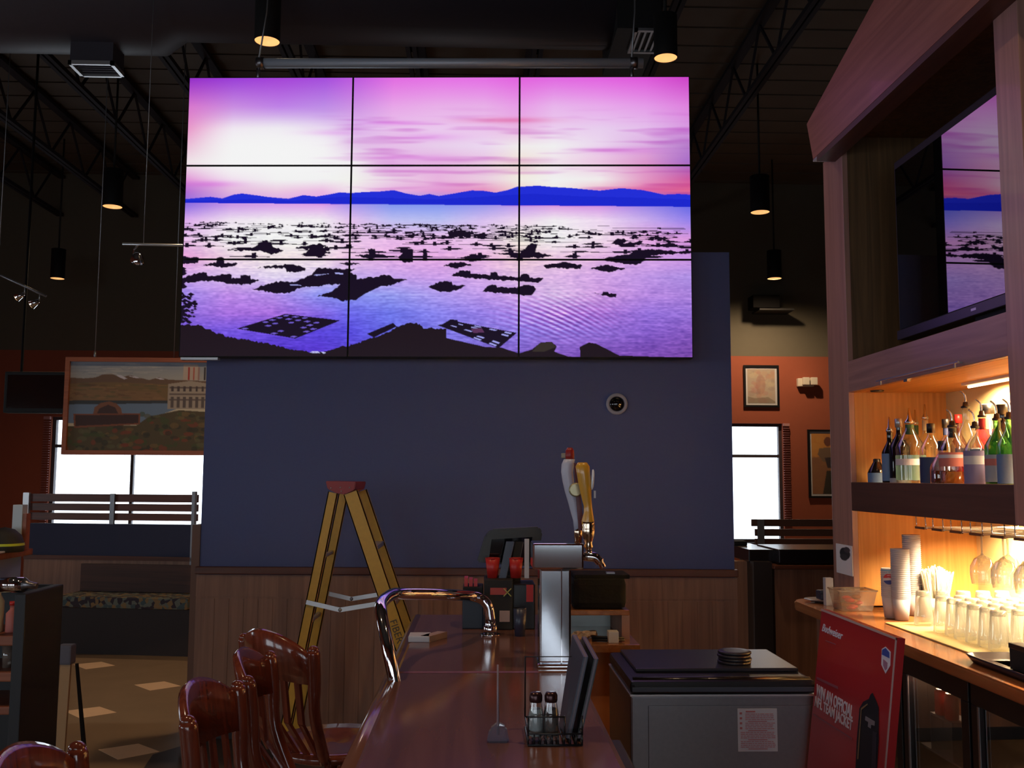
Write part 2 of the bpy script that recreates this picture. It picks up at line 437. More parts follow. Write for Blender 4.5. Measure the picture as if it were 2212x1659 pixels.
# the partial blue wall
WA = math.radians(-2.8); wn3 = Vector((math.sin(-WA), math.cos(-WA), 0)); wx3 = Vector((math.cos(WA), math.sin(WA), 0))
WP = Vector((0, 6.0, 0))
def onW(px, py, d=0.0): return onP(px, py, WP - wn3*d, wn3)
def wc(p): """world -> wall coords (s along, z)"""; q = Vector(p)-WP; return q.dot(wx3), p[2]
sl = wc(onW(439, 1000))[0]; sr = wc(onW(1581, 900))[0]; zt = onW(1575, 545).z
zcap = onW(1000, 1226).z; zb = onW(720, 1568).z; zmid = onW(560, 1288).z
wall_c = struct(bpy.data.objects.new('wall_center', None)); COL.objects.link(wall_c)
wall_c.location = WP; wall_c.rotation_euler = (0, 0, WA)
MB().box((sl, 0, 0), (sr, 0.16, zt)).build('painted_panel', blue_paint, wall_c)
mb = MB(); mb.box((sl-0.01, -0.02, zb), (sr+0.01, 0.0, zcap-0.05))
x = sl+0.02
while x < sr-0.1:
    mb.box((x, -0.023, zb), (x+0.085, -0.02, zmid-0.012)); x += 0.0885
mb.build('wainscot', wain, wall_c)
MB().box((sl-0.01, -0.024, zmid), (sr+0.01, -0.02, zcap-0.055)).build('wainscot_rail', trimw2 if 'trimw2' in globals() else wain, wall_c)
MB().box((sl-0.015, -0.045, zcap-0.045), (sr+0.015, 0.0, zcap), 0.006).build('cap_rail', trimw, wall_c)
MB().box((sl-0.01, -0.03, 0), (sr+0.01, 0.0, zb), 0.004).build('baseboard', darkbase, wall_c)
MB().box((sl-0.05, -0.01, 0), (sl, 0.16, zcap+0.25)).build('edge_trim', mat('edge_wood', C(120, 84, 66), 0.5), wall_c)

# ------------------------------------------------------------------ ceiling steel, duct, pendants
def joist(x, i):
    zb_, zt_ = 5.42, 6.04
    mb = MB()
    for dx in (-0.03, 0.03): mb.box((x+dx-0.02, YB, zb_), (x+dx+0.02, YF-0.05, zb_+0.045))
    mb.box((x-0.05, YB, zt_-0.04), (x+0.05, YF-0.05, zt_))
    y = YB+0.1; up = True
    while y < YF-0.6:
        mb.bar((x, y, zb_+0.03 if up else zt_-0.03), (x, y+0.5, zt_-0.03 if up else zb_+0.03), 0.022, 0.022); y += 0.5; up = not up
    return recenter(tag(mb.build('roof_joist', joist_m), 'dark open-web roof joist, '+['leftmost under the ceiling deck', 'second from the left under the deck', 'third from the left, above the hanging mural', 'fourth from the left, beside the left duct vent', 'fifth from the left, above the left pendant', 'middle one, over the centre of the video wall', 'fourth from the right, right of the video wall centre', 'third from the right, over the right pendant', 'rightmost, slanting down beside the wooden crown'][i], 'joist', 'steel roof joists'))
joist_m = mat('joist_paint', C(50, 48, 54), 0.8, spec=0.2)
for i, x in enumerate((-6.3, -5.2, -4.05, -2.95, -1.8, -0.65, 0.5, 1.6, 2.72)): joist(x, i)

# round duct with a step, side to side behind the video wall
yd = 7.1
zl = onY(200, 106, yd).z; zr = onY(800, 88, yd).z; xa = onY(340, 106, yd).x; xb_ = onY(385, 88, yd).x; xe = onY(1325, 90, yd).x
t = thing('air_duct', 'black round air duct running across above the video wall', 'duct', (0, yd, zl))
duct_m = mat('duct_paint', C(66, 62, 72), 0.5, noise=0.08, nscale=30)
r1, r2 = 0.50, 0.42
MB().tube([(XL+0.05, yd, zl+r1), (xa, yd, zl+r1), (xb_, yd, zr+r2), (xe, yd, zr+r2)], [r1, r1, r2, r2], 32).build('duct_pipe', duct_m, t, w=True)
A = onY(152, 108, yd-0.1); B = onY(243, 138, yd-0.1)
mb = MB(); mb.box((A.x, yd-0.10, B.z+0.02), (B.x, yd+0.12, zl+0.25)); mb.build('drop_box', duct_m, t, w=True)
mb = MB(); zz = B.z
for a, b in (((A.x-0.01, yd-0.11), (B.x+0.01, yd-0.09)), ((A.x-0.01, yd+0.11), (B.x+0.01, yd+0.13)), ((A.x-0.01, yd-0.11), (A.x+0.015, yd+0.13)), ((B.x-0.015, yd-0.11), (B.x+0.01, yd+0.13))):
    mb.box((a[0], a[1], zz-0.01), (b[0], b[1], zz+0.02))
g_ = mb.build('grille', alu, t, w=True)
mb = MB()
for k in range(5): mb.box((A.x+0.02, yd-0.07+k*0.04, zz+0.004), (B.x-0.02, yd-0.065+k*0.04, zz+0.015))
mb.build('louvre', duct_m, g_, w=True)
MB().box((xe-0.02, yd-0.35, zr-0.03), (xe+0.30, yd+0.5, ZC-0.1)).build('end_box', blackm, t, w=True)
A = onY(1362, 125, yd); B = onY(1412, 145, yd)
g = thing('ceiling_vent', 'small slotted vent grille beside the right-hand black pendant', 'vent', ((A.x+B.x)/2, yd, A.z))
mb = MB(); w_ = 0.04
x0, x1 = A.x-0.02, B.x+0.05; za = zr-0.05
mb.box((x0, yd-0.36, za), (x1, yd-0.33, za+0.02)); mb.box((x0, yd+0.0, za), (x1, yd+0.03, za+0.02)); mb.box((x0, yd-0.36, za), (x0+0.02, yd, za+0.02)); mb.box((x1-0.02, yd-0.36, za), (x1, yd, za+0.02))
mb.build('frame', dsteel, g, w=True)
mb = MB()
for k in range(5): mb.box((x0+0.03+k*0.045, yd-0.33, za+0.005), (x0+0.045+k*0.045, yd, za+0.015))
mb.build('slat', dsteel, g, w=True)

def pendant(px, py, Y, d, ln, label, w=30, cone=100):
    c = onY(px, py, Y); r = d/2
    t = thing('pendant_light', label, 'light', c, 0, 'black cylinder pendant lights')
    MB().lathe([(r, 0), (r, ln), (r*0.98, ln), (r*0.98, 0)], seg=28, cap0=False, cap1=False).build('cylinder_shade', blackm, t)
    MB().lathe([(1e-4, ln), (r, ln)], seg=28, cap0=False, cap1=False).build('top_cap', blackm, t)
    MB().lathe([(r*0.96, 0.004), (r*0.93, 0.03), (r*0.6, 0.10), (1e-4, 0.11)], seg=28, cap0=False, cap1=False).build('reflector', reflec, t)
    MB().ball((0, 0, 0.075), r*0.28, 12).build('bulb', bulb_m, t)
    if c.z+ln < ZC: MB().tube([(0, 0, ln), (0, 0, ZC-c.z)], 0.012, 8).build('stem', blackm, t)
    L = bpy.data.lights.new('pendant_beam', 'SPOT'); L.energy = w; L.color = (1, 0.70, 0.42); L.spot_size = math.radians(cone); L.spot_blend = 1.0; L.shadow_soft_size = r*0.5
    lo = bpy.data.objects.new('pendant_beam', L); COL.objects.link(lo); lo.location = (0, 0, -0.01); lo.parent = t
    return t
reflec = mat('reflector_gold', (0.9, 0.62, 0.36, 1), 0.3, 0.3, emit=(1.0, 0.55, 0.22, 1), es=0.6)
bulb_m = emis('bulb_glow', (1.0, 0.78, 0.5, 1), 4.0)
pendant(577, 90, 6.35, 0.170, 1.2, 'black pendant at upper left with amber glow, above the video wall', 150, 130)
pendant(1438, 126, 6.35, 0.160, 0.30, 'black pendant at upper right with amber glow, over the video wall corner', 80, 120)
pendant(243, 447, 10.2, 0.20, 0.4, 'larger glowing pendant left of the video wall', 110, 140)
pendant(124, 602, 13.0, 0.18, 0.4, 'smaller glowing pendant at far left, below the other one', 20)
pendant(1642, 459, 10.2, 0.205, 0.4, 'upper glowing pendant between video wall and bar cabinet', 40)
pendant(1673, 602, 13.4, 0.20, 0.4, 'lower glowing pendant between video wall and bar cabinet', 200, 172)
# unseen pendants continuing the row, added to light the bar and stools warmly
def added_pendant(x, y, z, d, ln, label, w, cone):
    p = Vector((x, y, z))-O; c_ = M3.inverted() @ p
    return pendant(CX+F*c_.x/-c_.z, CY-F*c_.y/-c_.z, y, d, ln, label, w, cone)
added_pendant(-1.4, 2.4, 4.45, 0.17, 1.0, 'added black pendant out of view overhead left of the bar, for warm light', 70, 130)
added_pendant(0.9, 2.2, 4.45, 0.17, 1.0, 'added black pendant out of view overhead right of the bar, for warm light', 60, 130)
# ------------------------------------------------------------------ video wall
SP = WP - wn3*0.30
def onS(px, py): return onP(px, py, SP, wn3)
TLc, TRc, BLc, BRc = onS(414, 166), onS(1490, 166), onS(388, 770), onS(1497, 775)
ws = lambda p: (p-SP).dot(wx3)
s0 = (ws(TLc)+ws(BLc))/2 - 0.01; s1 = (ws(TRc)+ws(BRc))/2; z1s = (TLc.z+TRc.z)/2; z0s = (BLc.z+BRc.z)/2
vw = thing('video_wall', 'large three-by-three video wall showing a purple sunset over a lake', 'television', SP + wx3*((s0+s1)/2) + Vector((0, 0, z0s)), WA)
SWd, SHt = s1-s0, z1s-z0s
# picture, drawn in the coordinates of its own sheet (1092 x 606)
NW, NH = 1092, 606
gx = np.array([400, 500, 600, 700, 765, 850, 950, 1050, 1127, 1200, 1300, 1400, 1490.])
rows = [
(168, [(150,50,200),(155,65,215),(165,70,215),(165,80,220),(190,92,222),(225,110,225),(228,115,228),(228,112,228),(226,100,222),(225,105,225),(226,100,224),(222,90,218),(205,70,200)]),
(230, [(215,120,205),(200,140,225),(190,130,230),(190,140,230),(205,145,227),(232,165,232),(232,175,232),(232,175,232),(231,155,230),(232,180,235),(232,170,235),(228,155,232),(222,130,222)]),
(280, [(232,150,200),(235,220,238),(232,225,238),(225,200,238),(222,185,235),(232,195,235),(235,200,238),(235,195,235),(232,180,225),(235,205,238),(232,205,238),(228,190,235),(215,155,225)]),
(320, [(235,190,215),(240,240,240),(240,240,240),(240,235,240),(225,190,230),(230,190,232),(232,205,235),(235,215,240),(240,235,235),(240,240,240),(235,215,238),(220,175,225),(185,130,205)]),
(355, [(238,225,230),(240,240,240),(240,240,240),(240,240,240),(240,235,240),(228,180,228),(228,175,225),(232,195,225),(240,225,215),(240,225,235),(235,195,225),(220,150,205),(170,110,200)]),
(390, [(225,150,215),(238,215,235),(240,240,240),(240,240,240),(240,240,235),(235,210,230),(232,180,222),(235,205,225),(240,235,225),(240,240,240),(240,235,235),(225,150,195),(205,90,160)]),
(415, [(180,110,210),(225,180,220),(235,200,225),(235,185,225),(240,225,235),(232,180,225),(225,150,210),(228,140,190),(240,210,205),(240,235,230),(235,180,200),(230,120,170),(230,110,150)]),
(446, [(140,110,225),(200,150,230),(215,160,232),(220,160,232),(170,150,235),(130,150,238),(130,150,240),(150,150,235),(190,150,235),(215,150,225),(205,140,225),(150,130,230),(100,105,228)]),
(480, [(220,170,235),(238,225,240),(240,235,240),(240,235,240),(225,190,235),(190,190,240),(185,190,240),(215,190,238),(235,210,235),(240,235,240),(238,215,240),(200,170,235),(150,130,235)]),
(520, [(232,190,235),(240,240,240),(240,240,240),(240,240,240),(235,200,235),(232,185,232),(230,185,232),(235,200,235),(240,235,225),(240,240,240),(240,220,235),(230,170,225),(215,150,220)]),
(560, [(230,160,215),(235,210,225),(238,225,225),(238,220,228),(232,190,225),(228,175,228),(228,170,226),(230,180,222),(235,200,210),(235,200,225),(228,180,225),(215,165,228),(205,150,225)]),
(600, [(215,175,235),(225,200,238),(235,225,240),(225,210,240),(205,180,238),(205,170,235),(210,165,232),(222,180,232),(228,195,225),(228,190,230),(215,170,228),(195,155,228),(180,150,228)]),
(640, [(170,150,235),(200,150,230),(195,160,235),(150,160,240),(150,165,242),(160,170,240),(185,170,238),(205,170,235),(222,180,232),(232,205,232),(220,170,225),(195,150,225),(185,145,222)]),
(680, [(160,130,225),(185,130,225),(190,130,225),(150,120,230),(120,120,235),(125,140,238),(150,150,238),(170,150,235),(190,155,232),(200,150,225),(190,135,215),(165,130,220),(165,130,215)]),
(720, [(120,90,210),(130,100,225),(120,90,225),(100,80,220),(100,90,225),(120,130,235),(140,140,232),(150,140,225),(160,140,225),(165,135,218),(160,125,212),(150,110,205),(150,105,195)]),
(770, [(90,60,190),(95,60,200),(90,60,205),(95,60,205),(100,80,210),(110,110,215),(125,120,215),(135,115,205),(140,110,200),(145,105,195),(140,95,185),(138,88,180),(135,85,170)])]
gy = np.array([r[0] for r in rows], float); G = np.array([r[1] for r in rows], float)
Xp, Yp = np.meshgrid(np.linspace(400, 1495, NW), np.linspace(166, 772, NH))
def gridlook(G, X, Y):
    xi = np.clip(np.searchsorted(gx, X)-1, 0, len(gx)-2); yi = np.clip(np.searchsorted(gy, Y)-1, 0, len(gy)-2)
    fx = np.clip((X-gx[xi])/(gx[xi+1]-gx[xi]), 0, 1)[..., None]; fy = np.clip((Y-gy[yi])/(gy[yi+1]-gy[yi]), 0, 1)[..., None]
    return (G[yi, xi]*(1-fx)+G[yi, xi+1]*fx)*(1-fy) + (G[yi+1, xi]*(1-fx)+G[yi+1, xi+1]*fx)*fy
base = gridlook(G, Xp, Yp)
def vnoise(sx, sy, seed):
    r = np.random.default_rng(seed); g = r.random((int(NH/sy)+3, int(NW/sx)+3)); ys = np.arange(NH)/sy; xs = np.arange(NW)/sx
    yi = ys.astype(int); xi = xs.astype(int); fy = (ys-yi)[:, None]; fx = (xs-xi)[None]; fy = fy*fy*(3-2*fy); fx = fx*fx*(3-2*fx)
    return (g[yi][:, xi]*(1-fx)+g[yi][:, xi+1]*fx)*(1-fy)+(g[yi+1][:, xi]*(1-fx)+g[yi+1][:, xi+1]*fx)*fy
horizon = 446
water = Yp > 444 + (Xp-400)*0.010
# cloud streaks in the sky and ripples on the water
cl = vnoise(150, 9, 1)*0.6+vnoise(60, 5, 2)*0.4
cmask = np.clip((Xp-640)/120, 0, 1)*np.clip((Yp-230)/40, 0, 1)*np.clip((Xp > 0), 0, 1)
dk = np.clip(cl-0.52, 0, 1)*2.2*cmask*(~water)
base = base*(1-dk[..., None]*np.array([0.10, 0.34, 0.10])[None, None])
depthk = np.clip((Yp-450)/320, 0, 1)
rip = (vnoise(16, 1.6, 3)-0.5)*0.55+(vnoise(7, 2.6, 4)-0.5)*0.6+(vnoise(40, 2.2, 8)-0.5)*0.4
base = base*(1+(rip*0.42*depthk*water)[..., None]*np.array([1.0, 1.1, 0.6]))
# fan of boat wake, lower right
wk = np.sin((Yp-0.30*(Xp-1100)-0.0007*(Xp-1100)**2)*0.62)
wm_ = np.exp(-(((Xp-1210)/95)**2+((Yp-690)/38)**2))
base = base*(1+(wk*wm_*0.42)[..., None]*np.array([0.6, 1.2, 0.6]))
# red glow streak in the sky
rs = np.exp(-(((Xp-1100)/90)**2+((Yp-262)/6)**2)); base = base*(1-rs[..., None]*np.array([0.02, 0.26, 0.18]))
for (cx_, cy_, rx_, ry_, st) in ((705, 290, 60, 6, 0.25), (850, 268, 70, 5, 0.18), (930, 300, 70, 8, 0.15), (880, 345, 110, 6, 0.12), (1350, 330, 90, 8, 0.16), (460, 400, 60, 7, 0.25)):
    rs = np.exp(-(((Xp-cx_)/rx_)**2+((Yp-cy_)/ry_)**2)); base = base*(1-rs[..., None]*np.array([0.12, 1.0, 0.08])*st)
low = np.clip((Yp-560)/120, 0, 1)*water
base = base*(1-low[..., None]*np.array([0.12, 0.16, 0.02]))
wb = np.exp(-(((Xp-590)/150)**4+((Yp-330)/62)**4)); base = base+(245-base)*(wb*0.75*(~water))[..., None]
v = np.clip(base, 0, 246)/255.0
linv = np.where(v <= 0.04045, v/12.92, ((v+0.055)/1.055)**2.4)
cv = Canvas(NW, NH); cv.a = linv
def s2(x, y):
    """photo position -> sheet position"""
    xl = 414-0.0432*(y-168); xr = 1490+0.0115*(y-166); u = (x-xl)/(xr-xl); yt = 165.5; yb2 = 770+5*u
    return u*NW, (y-yt)/(yb2-yt)*NH
def P8(pts): return [s2(380+x/1.9404, 150+y/1.9404) for x, y in pts]
def P5(pts): return [s2(380+x/3.814, 440+y/3.814) for x, y in pts]
def P6(pts): return [s2(940+x/3.814, 440+y/3.814) for x, y in pts]
mtn = [(30,549),(150,538),(200,545),(250,529),(285,524),(350,533),(400,540),(480,547),(545,532),(600,538),(660,528),(700,520),(740,523),(800,519),(860,517),(920,511),(970,525),(1030,536),(1070,528),(1110,537),(1180,525),(1250,513),(1300,515),(1350,523),(1400,512),(1440,498),(1520,493),(1580,499),(1650,503),(1780,515),(1870,505),(1960,513),(2050,533),(2110,530),(2170,534),(2170,586),(30,564)]
cv.poly(P8(mtn), L3(34, 46, 214))
mt2 = [(30,556),(200,553),(320,548),(500,556),(700,540),(900,545),(1100,552),(1300,540),(1500,528),(1700,540),(1900,545),(2170,555),(2170,586),(30,564)]
cv.poly(P8(mt2), L3(22, 34, 200), 0.6)
DK = L3(24, 14, 34); DG = L3(30, 19, 28)
r5 = random.Random(11)
# far rafts, row on row
bands = [(160, 176, 110, 3.0), (178, 200, 100, 4.0), (208, 240, 76, 5.2), (248, 290, 62, 6.6), (300, 335, 36, 8), (352, 400, 24, 9), (410, 445, 16, 11)]
def rough(q, amp):
    out = []
    for i in range(len(q)):
        a, b = q[i], q[(i+1) % len(q)]; L_ = math.hypot(b[0]-a[0], b[1]-a[1]); n = max(1, int(L_/14))
        for k in range(n):
            f = k/n; out.append((a[0]+(b[0]-a[0])*f, a[1]+(b[1]-a[1])*f+(r5.uniform(-amp, amp*0.6) if k else 0)))
    return out
for i in range(95):
    x = r5.uniform(40, 4200); y = r5.uniform(160, 330)+x*0.012
    if (1500 < x < 1850 or x > 3500) and y > 290: continue
    hh = 1.2+(y-160)/170; w = r5.uniform(50, 220); cv.poly(P5([(x-w, y), (x+w, y+w*0.02), (x+w, y+w*0.02+hh*1.7), (x-w, y+hh*1.7)]), DK)
    if r5.random() < 0.7: cv.poly(P5(rough([(x-hh*9, y-hh*2), (x+hh*8, y-hh*3), (x+hh*10, y+hh*5), (x-hh*9, y+hh*6)], hh*2)), DK)
for (x, y, w, h) in ((1010, 800, 0, 0),):
    pass
for (ya, yb3, n, hh) in bands:
    for i in range(n):
        x = r5.uniform(40, 4300); y = r5.uniform(ya, yb3)+x*0.012
        if 900 < x < 1000 and ya < 240: continue
        if x > 3300 and ya < 200: continue
        if ya > 290 and (900 < x < 1050 or 2900 < x < 3150): continue
        w = r5.uniform(4, 13)*hh; q = P5([(x-w, y+hh*0.7), (x-w*0.3, y-hh*0.4), (x+w*0.6, y-hh*0.3), (x+w, y+hh*0.5), (x+w*0.4, y+hh*1.5), (x-w*0.5, y+hh*1.4)]); cv.poly(q, DK)
        if r5.random() < 0.75: cw = hh*1.6; cxx = x+r5.uniform(-0.3, 0.5)*w; cv.poly(P5([(cxx-cw, y-hh*2.0), (cxx+cw, y-hh*2.2), (cxx+cw*1.1, y+hh*2.2), (cxx-cw*1.1, y+hh*2.2)]), DK)
        if r5.random() < 0.5: lw = w*2.2; cv.poly(P5([(x-lw, y+hh*0.5), (x+lw, y+hh*0.9), (x+lw, y+hh*1.4), (x-lw, y+hh*1.0)]), DK)
P5s = [[(1185,770),(1290,735),(1350,700),(1400,640),(1500,630),(1650,610),(1760,595),(1810,625),(1920,635),(1850,660),(1780,685),(1690,690),(1590,740),(1480,805),(1400,815),(1310,780)],
[(640,710),(830,650),(1000,650),(1140,590),(1180,540),(1300,540),(1500,550),(1430,570),(1500,600),(1500,660),(1370,670),(1150,690),(1050,700),(950,745),(820,745)],
[(680,535),(870,510),(1000,510),(1090,540),(1080,560),(1000,575),(930,570),(920,540)],
[(40,620),(200,570),(260,570),(270,600),(430,585),(470,590),(470,620),(540,620),(545,595),(625,595),(630,630),(700,635),(625,675),(480,670),(300,640),(150,655),(40,655)],
[(210,510),(340,490),(345,465),(405,465),(410,495),(520,495),(500,515),(400,530),(250,515)], [(40,455),(195,460),(190,490),(100,500),(40,495)],
[(1000,385),(1120,360),(1220,350),(1270,370),(1200,400),(1300,425),(1180,455),(1060,435),(1130,400)], [(430,400),(640,380),(760,330),(830,380),(910,405),(800,440),(700,405),(500,410)],
[(1360,505),(1440,488),(1530,505),(1430,515)], [(1480,450),(1600,440),(1590,390),(1650,390),(1660,450),(1730,455),(1600,475)], [(1840,465),(1910,400),(1970,400),(1965,490),(1900,495)]]
for q in P5s: cv.poly(P5(rough(q, 9)), DK)
for q in [[(1145,592),(1220,588),(1300,580),(1180,600)], [(950,670),(1040,675),(1050,682),(960,680)], [(1330,573),(1400,578),(1400,590),(1335,585)]]: cv.poly(P5(q), L3(170, 170, 235))
P6s = [[(140,605),(230,560),(305,560),(310,585),(470,600),(475,575),(530,578),(535,600),(700,615),(720,590),(775,595),(785,620),(900,625),(850,665),(700,650),(500,640),(300,625),(200,610)],
[(-60,695),(60,650),(150,650),(160,680),(270,685),(200,720),(130,740),(60,740),(0,715)], [(405,735),(455,685),(520,680),(530,700),(690,705),(730,680),(810,685),(835,715),(800,765),(730,770),(680,755),(500,745)],
[(75,520),(180,490),(240,490),(320,515),(240,530),(200,545),(160,535)], [(895,520),(1050,490),(1100,495),(1220,520),(1200,550),(1060,545),(1000,535),(920,545)],
[(1285,545),(1400,515),(1465,520),(1575,548),(1450,575),(1400,570)], [(1380,475),(1600,445),(1650,410),(1850,400),(2110,435),(1950,445),(1780,455),(1700,505),(1650,515),(1560,510),(1470,490)],
[(1310,750),(1380,755),(1390,735),(1430,740),(1440,755),(1500,755),(1495,785),(1460,785),(1400,770)],
[(480,430),(700,435),(790,350),(850,355),(830,420),(980,455),(860,475),(700,460)], [(1450,355),(1520,310),(1600,330),(1560,350),(1720,330),(1690,370),(1540,375)], [(120,245),(310,245),(310,300),(130,295)]]
for q in P6s: cv.poly(P6(rough(q, 8)), DK)
def net(P, q, nr, nc, holes, hcol):
    cv.poly(P(q), DK)
    q = [Vector((a, b)) for a, b in q]
    for i in range(nr):
        for j in range(nc):
            if r5.random() > holes: continue
            def pt(u, w): return tuple((q[0]*(1-u)+q[1]*u)*(1-w)+(q[3]*(1-u)+q[2]*u)*w)
            u0, u1, w0, w1 = (j+0.2)/nc, (j+0.7)/nc, (i+0.3)/nr, (i+0.75)/nr
            cv.poly(P([pt(u0, w0), pt(u1, w0), pt(u1, w1), pt(u0, w1)]), hcol)
net(P5, [(510,1035),(915,915),(1375,970),(1000,1118)], 6, 7, 0.55, L3(110, 90, 200))
net(P6, [(30,1010),(190,980),(690,1075),(540,1200)], 4, 6, 0.5, L3(160, 160, 235))
cv.poly(P6([(60,1010),(140,962),(198,968),(210,1015)]), DK)
shore = [(-60,995),(200,1010),(330,1070),(450,1110),(620,1130),(800,1170),(1000,1210),(1150,1235),(1260,1222),(1350,1195),(1500,1160),(1650,1110),(1780,1060),(1830,1020),(1950,990),(2020,1000),(2060,1040),(2240,1040),(2240,1300),(-60,1300)]
cv.poly(P5(rough(shore, 12)), DG)
cv.poly(P5([(1580,1080),(1800,990),(1830,1020),(1640,1110)]), DK)
cv.poly(P6([(-20,1080),(120,1120),(430,1190),(560,1195),(700,1240),(800,1210),(870,1155),(960,1148),(1005,1185),(985,1230),(1100,1270),(1200,1275),(1195,1190),(1270,1155),(1330,1165),(1420,1210),(1520,1262),(1900,1275),(2160,1300),(-20,1320)]), DG)
cv.poly(P6([(860,1160),(960,1150),(1000,1190),(900,1230),(800,1230)]), L3(52, 44, 40)); cv.poly(P6([(310,1040),(400,1035),(420,1070),(330,1075)]), L3(90, 50, 90))
for i in range(420):
    x = abs(r5.gauss(0, 110)); y = r5.choice([r5.uniform(730, 990), r5.uniform(630, 700), r5.uniform(535, 590)])
    if x > 290-abs(y-850)*0.5 and y > 700: continue
    if y < 700 and x > 110: continue
    w = r5.uniform(10, 34); cv.poly(P5([(x-w-40, y), (x-40, y-w*0.5), (x+w-40, y+2), (x-40, y+w*0.5)]), DK)
for k in range(26):
    x = r5.uniform(1120, 1250); y = r5.uniform(1222, 1236); cv.poly(P5([(x, y), (x+14, y), (x+14, y+5), (x, y+5)]), L3(190, 190, 235))
screen_m = attr_mat('lit_screen', emit=1.0, rough=0.25)
us = [0, (764.5-411)/(1490-411), (1127-411)/(1490-411), 1]; us = [0, 0.330, 0.6625, 1.0]; vsn = [0, (361-165.5)/606, (564-165.5)/606, 1]
for r in range(3):
    for c in range(3):
        a0 = s0+SWd*us[c]; a1 = s0+SWd*us[c+1]; b1 = z1s-SHt*vsn[r]; b0 = z1s-SHt*vsn[r+1]
        def wp(s, z, d=0.0): return SP + wx3*s - wn3*d + Vector((0, 0, z))
        mb = MB(); e = 0.0015; bz = 0.0055
        fr = [wp(a0+e, b0+e), wp(a1-e, b0+e), wp(a1-e, b1-e), wp(a0+e, b1-e)]
        mb.prism(fr, wn3*0.09)
        # thin bezel standing proud
        for (p, q) in (((a0+e, b0+e), (a0+bz, b1-e)), ((a1-bz, b0+e), (a1-e, b1-e)), ((a0+bz, b0+e), (a1-bz, b0+bz)), ((a0+bz, b1-bz), (a1-bz, b1-e))):
            mb.prism([wp(p[0], p[1]), wp(q[0], p[1]), wp(q[0], q[1]), wp(p[0], q[1])], -wn3*0.004)
        dp = mb.build('display_panel', blackm, vw, w=True)
        picture('screen', screen_m, wp(a0+bz, b1-bz, 0.002), wp(a1-bz, b1-bz, 0.002), wp(a0+bz, b0+bz, 0.002), cv, 320, 178, us[c], us[c+1], vsn[r], vsn[r+1], dp)
mb = MB()
for f in (0.15, 0.5, 0.85): mb.prism([wp(s0+SWd*f-0.03, z0s+0.1, -0.09), wp(s0+SWd*f+0.03, z0s+0.1, -0.09), wp(s0+SWd*f+0.03, z1s-0.05, -0.09), wp(s0+SWd*f-0.03, z1s-0.05, -0.09)], wn3*0.04)
mb.build('mounting_frame', dsteel, vw, w=True)
mb = MB(); mb.bar(wp(s0+0.02, z0s-0.012, 0.0), wp(s0+0.24, z0s-0.012, 0.0), 0.05, 0.014); mb.build('bottom_bracket', alu, vw, w=True, label='silver bracket')
# hanging pipe above the video wall
A = onS(545, 134); B = onS(1362, 132)
t = thing('support_pipe', 'long grey steel pipe hung level above the video wall', 'pipe', wp((ws(A)+ws(B))/2, A.z, 0.02), 0)
d1 = wp(ws(A)+0.03, A.z+0.005, -0.03); d2 = wp(ws(B)+0.08, A.z+0.0, -0.03)
pipe_m = mat('galvanised', (0.5, 0.55, 0.64, 1), 0.5, 0.4)
MB().tube([d1, d2], 0.030, 14).build('pipe', pipe_m, t, w=True)
for dd in (d1, d2-wx3*0.07):
    MB().tube([dd-wx3*0.01, dd+wx3*0.035], 0.036, 14).build('clamp', steel, t, w=True)
    MB().tube([dd, dd-Vector((0, 0, dd.z-z1s+0.03))], 0.013, 8).build('drop_rod', steel, t, w=True)
    MB().tube([dd+Vector((0, 0, 0.02)), dd+Vector((0.03, 0.05, 0.35)), Vector((dd.x+0.05, dd.y+0.1, 5.42))], 0.006, 6).build('hanger_wire', dsteel, t, w=True)
# bubble camera on the wall
c = onW(1332, 873, 0.0)
t = thing('security_camera', 'small black dome camera with grey ring on the blue wall', 'camera', c, WA)
def ring_y(r0, r1, d0, d1, n=28):
    mb = MB(); mb.lathe([(r0, d0), (r1, d0), (r1, d1), (r0, d1), (r0, d0)], seg=n, cap0=False, cap1=False); mb.xf(Matrix.Rotation(PI/2, 4, 'X')); return mb
ring_y(0.046, 0.066, 0.0, 0.022).build('ring', mat('ring_grey', C(190, 186, 196), 0.4), t)
mb = MB(); mb.lathe([(0.05*math.cos(a), 0.05*0.75*math.sin(a)+0.005) for a in np.linspace(0, PI/2-0.01, 9)], seg=24); mb.xf(Matrix.Rotation(PI/2, 4, 'X')); mb.build('dome', glossblack, t)
# ------------------------------------------------------------------ left area: booth divider, bench, mural, television, track lights
DA = math.radians(-9)
dn = Vector((math.sin(-DA), math.cos(-DA), 0)); dx3 = Vector((math.cos(DA), math.sin(DA), 0))
DP = onY(425, 1200, 9.25); DP.z = 0
def onD(px, py, d=0.0): return onP(px, py, DP - dn*d, dn)
def dsl(p): q = Vector(p)-DP; return q.dot(dx3)
div = thing('booth_divider', 'half-height booth divider of dark blue panel and wooden slats before the left window', 'divider', DP, DA)
L0 = dsl(onD(60, 1100)); L1 = dsl(onD(424, 1100))
zr = [onD(300, y).z for y in (1068, 1085, 1089, 1104.5, 1109.5, 1125, 1133, 1206, 1248)]
slat_m = wood('slat_wood', C(96, 56, 44), C(124, 74, 58), 0.4, 'X', 0.8)
dblue = mat('divider_blue', C(52, 56, 84), 0.7)
for i in (0, 2, 4): MB().box((L0, 0.02, zr[i+1]), (L1, 0.05, zr[i])).build('slat', slat_m, div)
MB().box((L0, 0, zr[7]), (L1, 0.10, zr[6])).build('blue_panel', dblue, div)
MB().box((L0, -0.02, 0.0), (L1, 0.10, zr[7])).build('wood_base', wain, div)
MB().box((L0, -0.03, zr[7]-0.02), (L1, -0.02, zr[7]+0.02)).build('cap_rail', trimw, div)
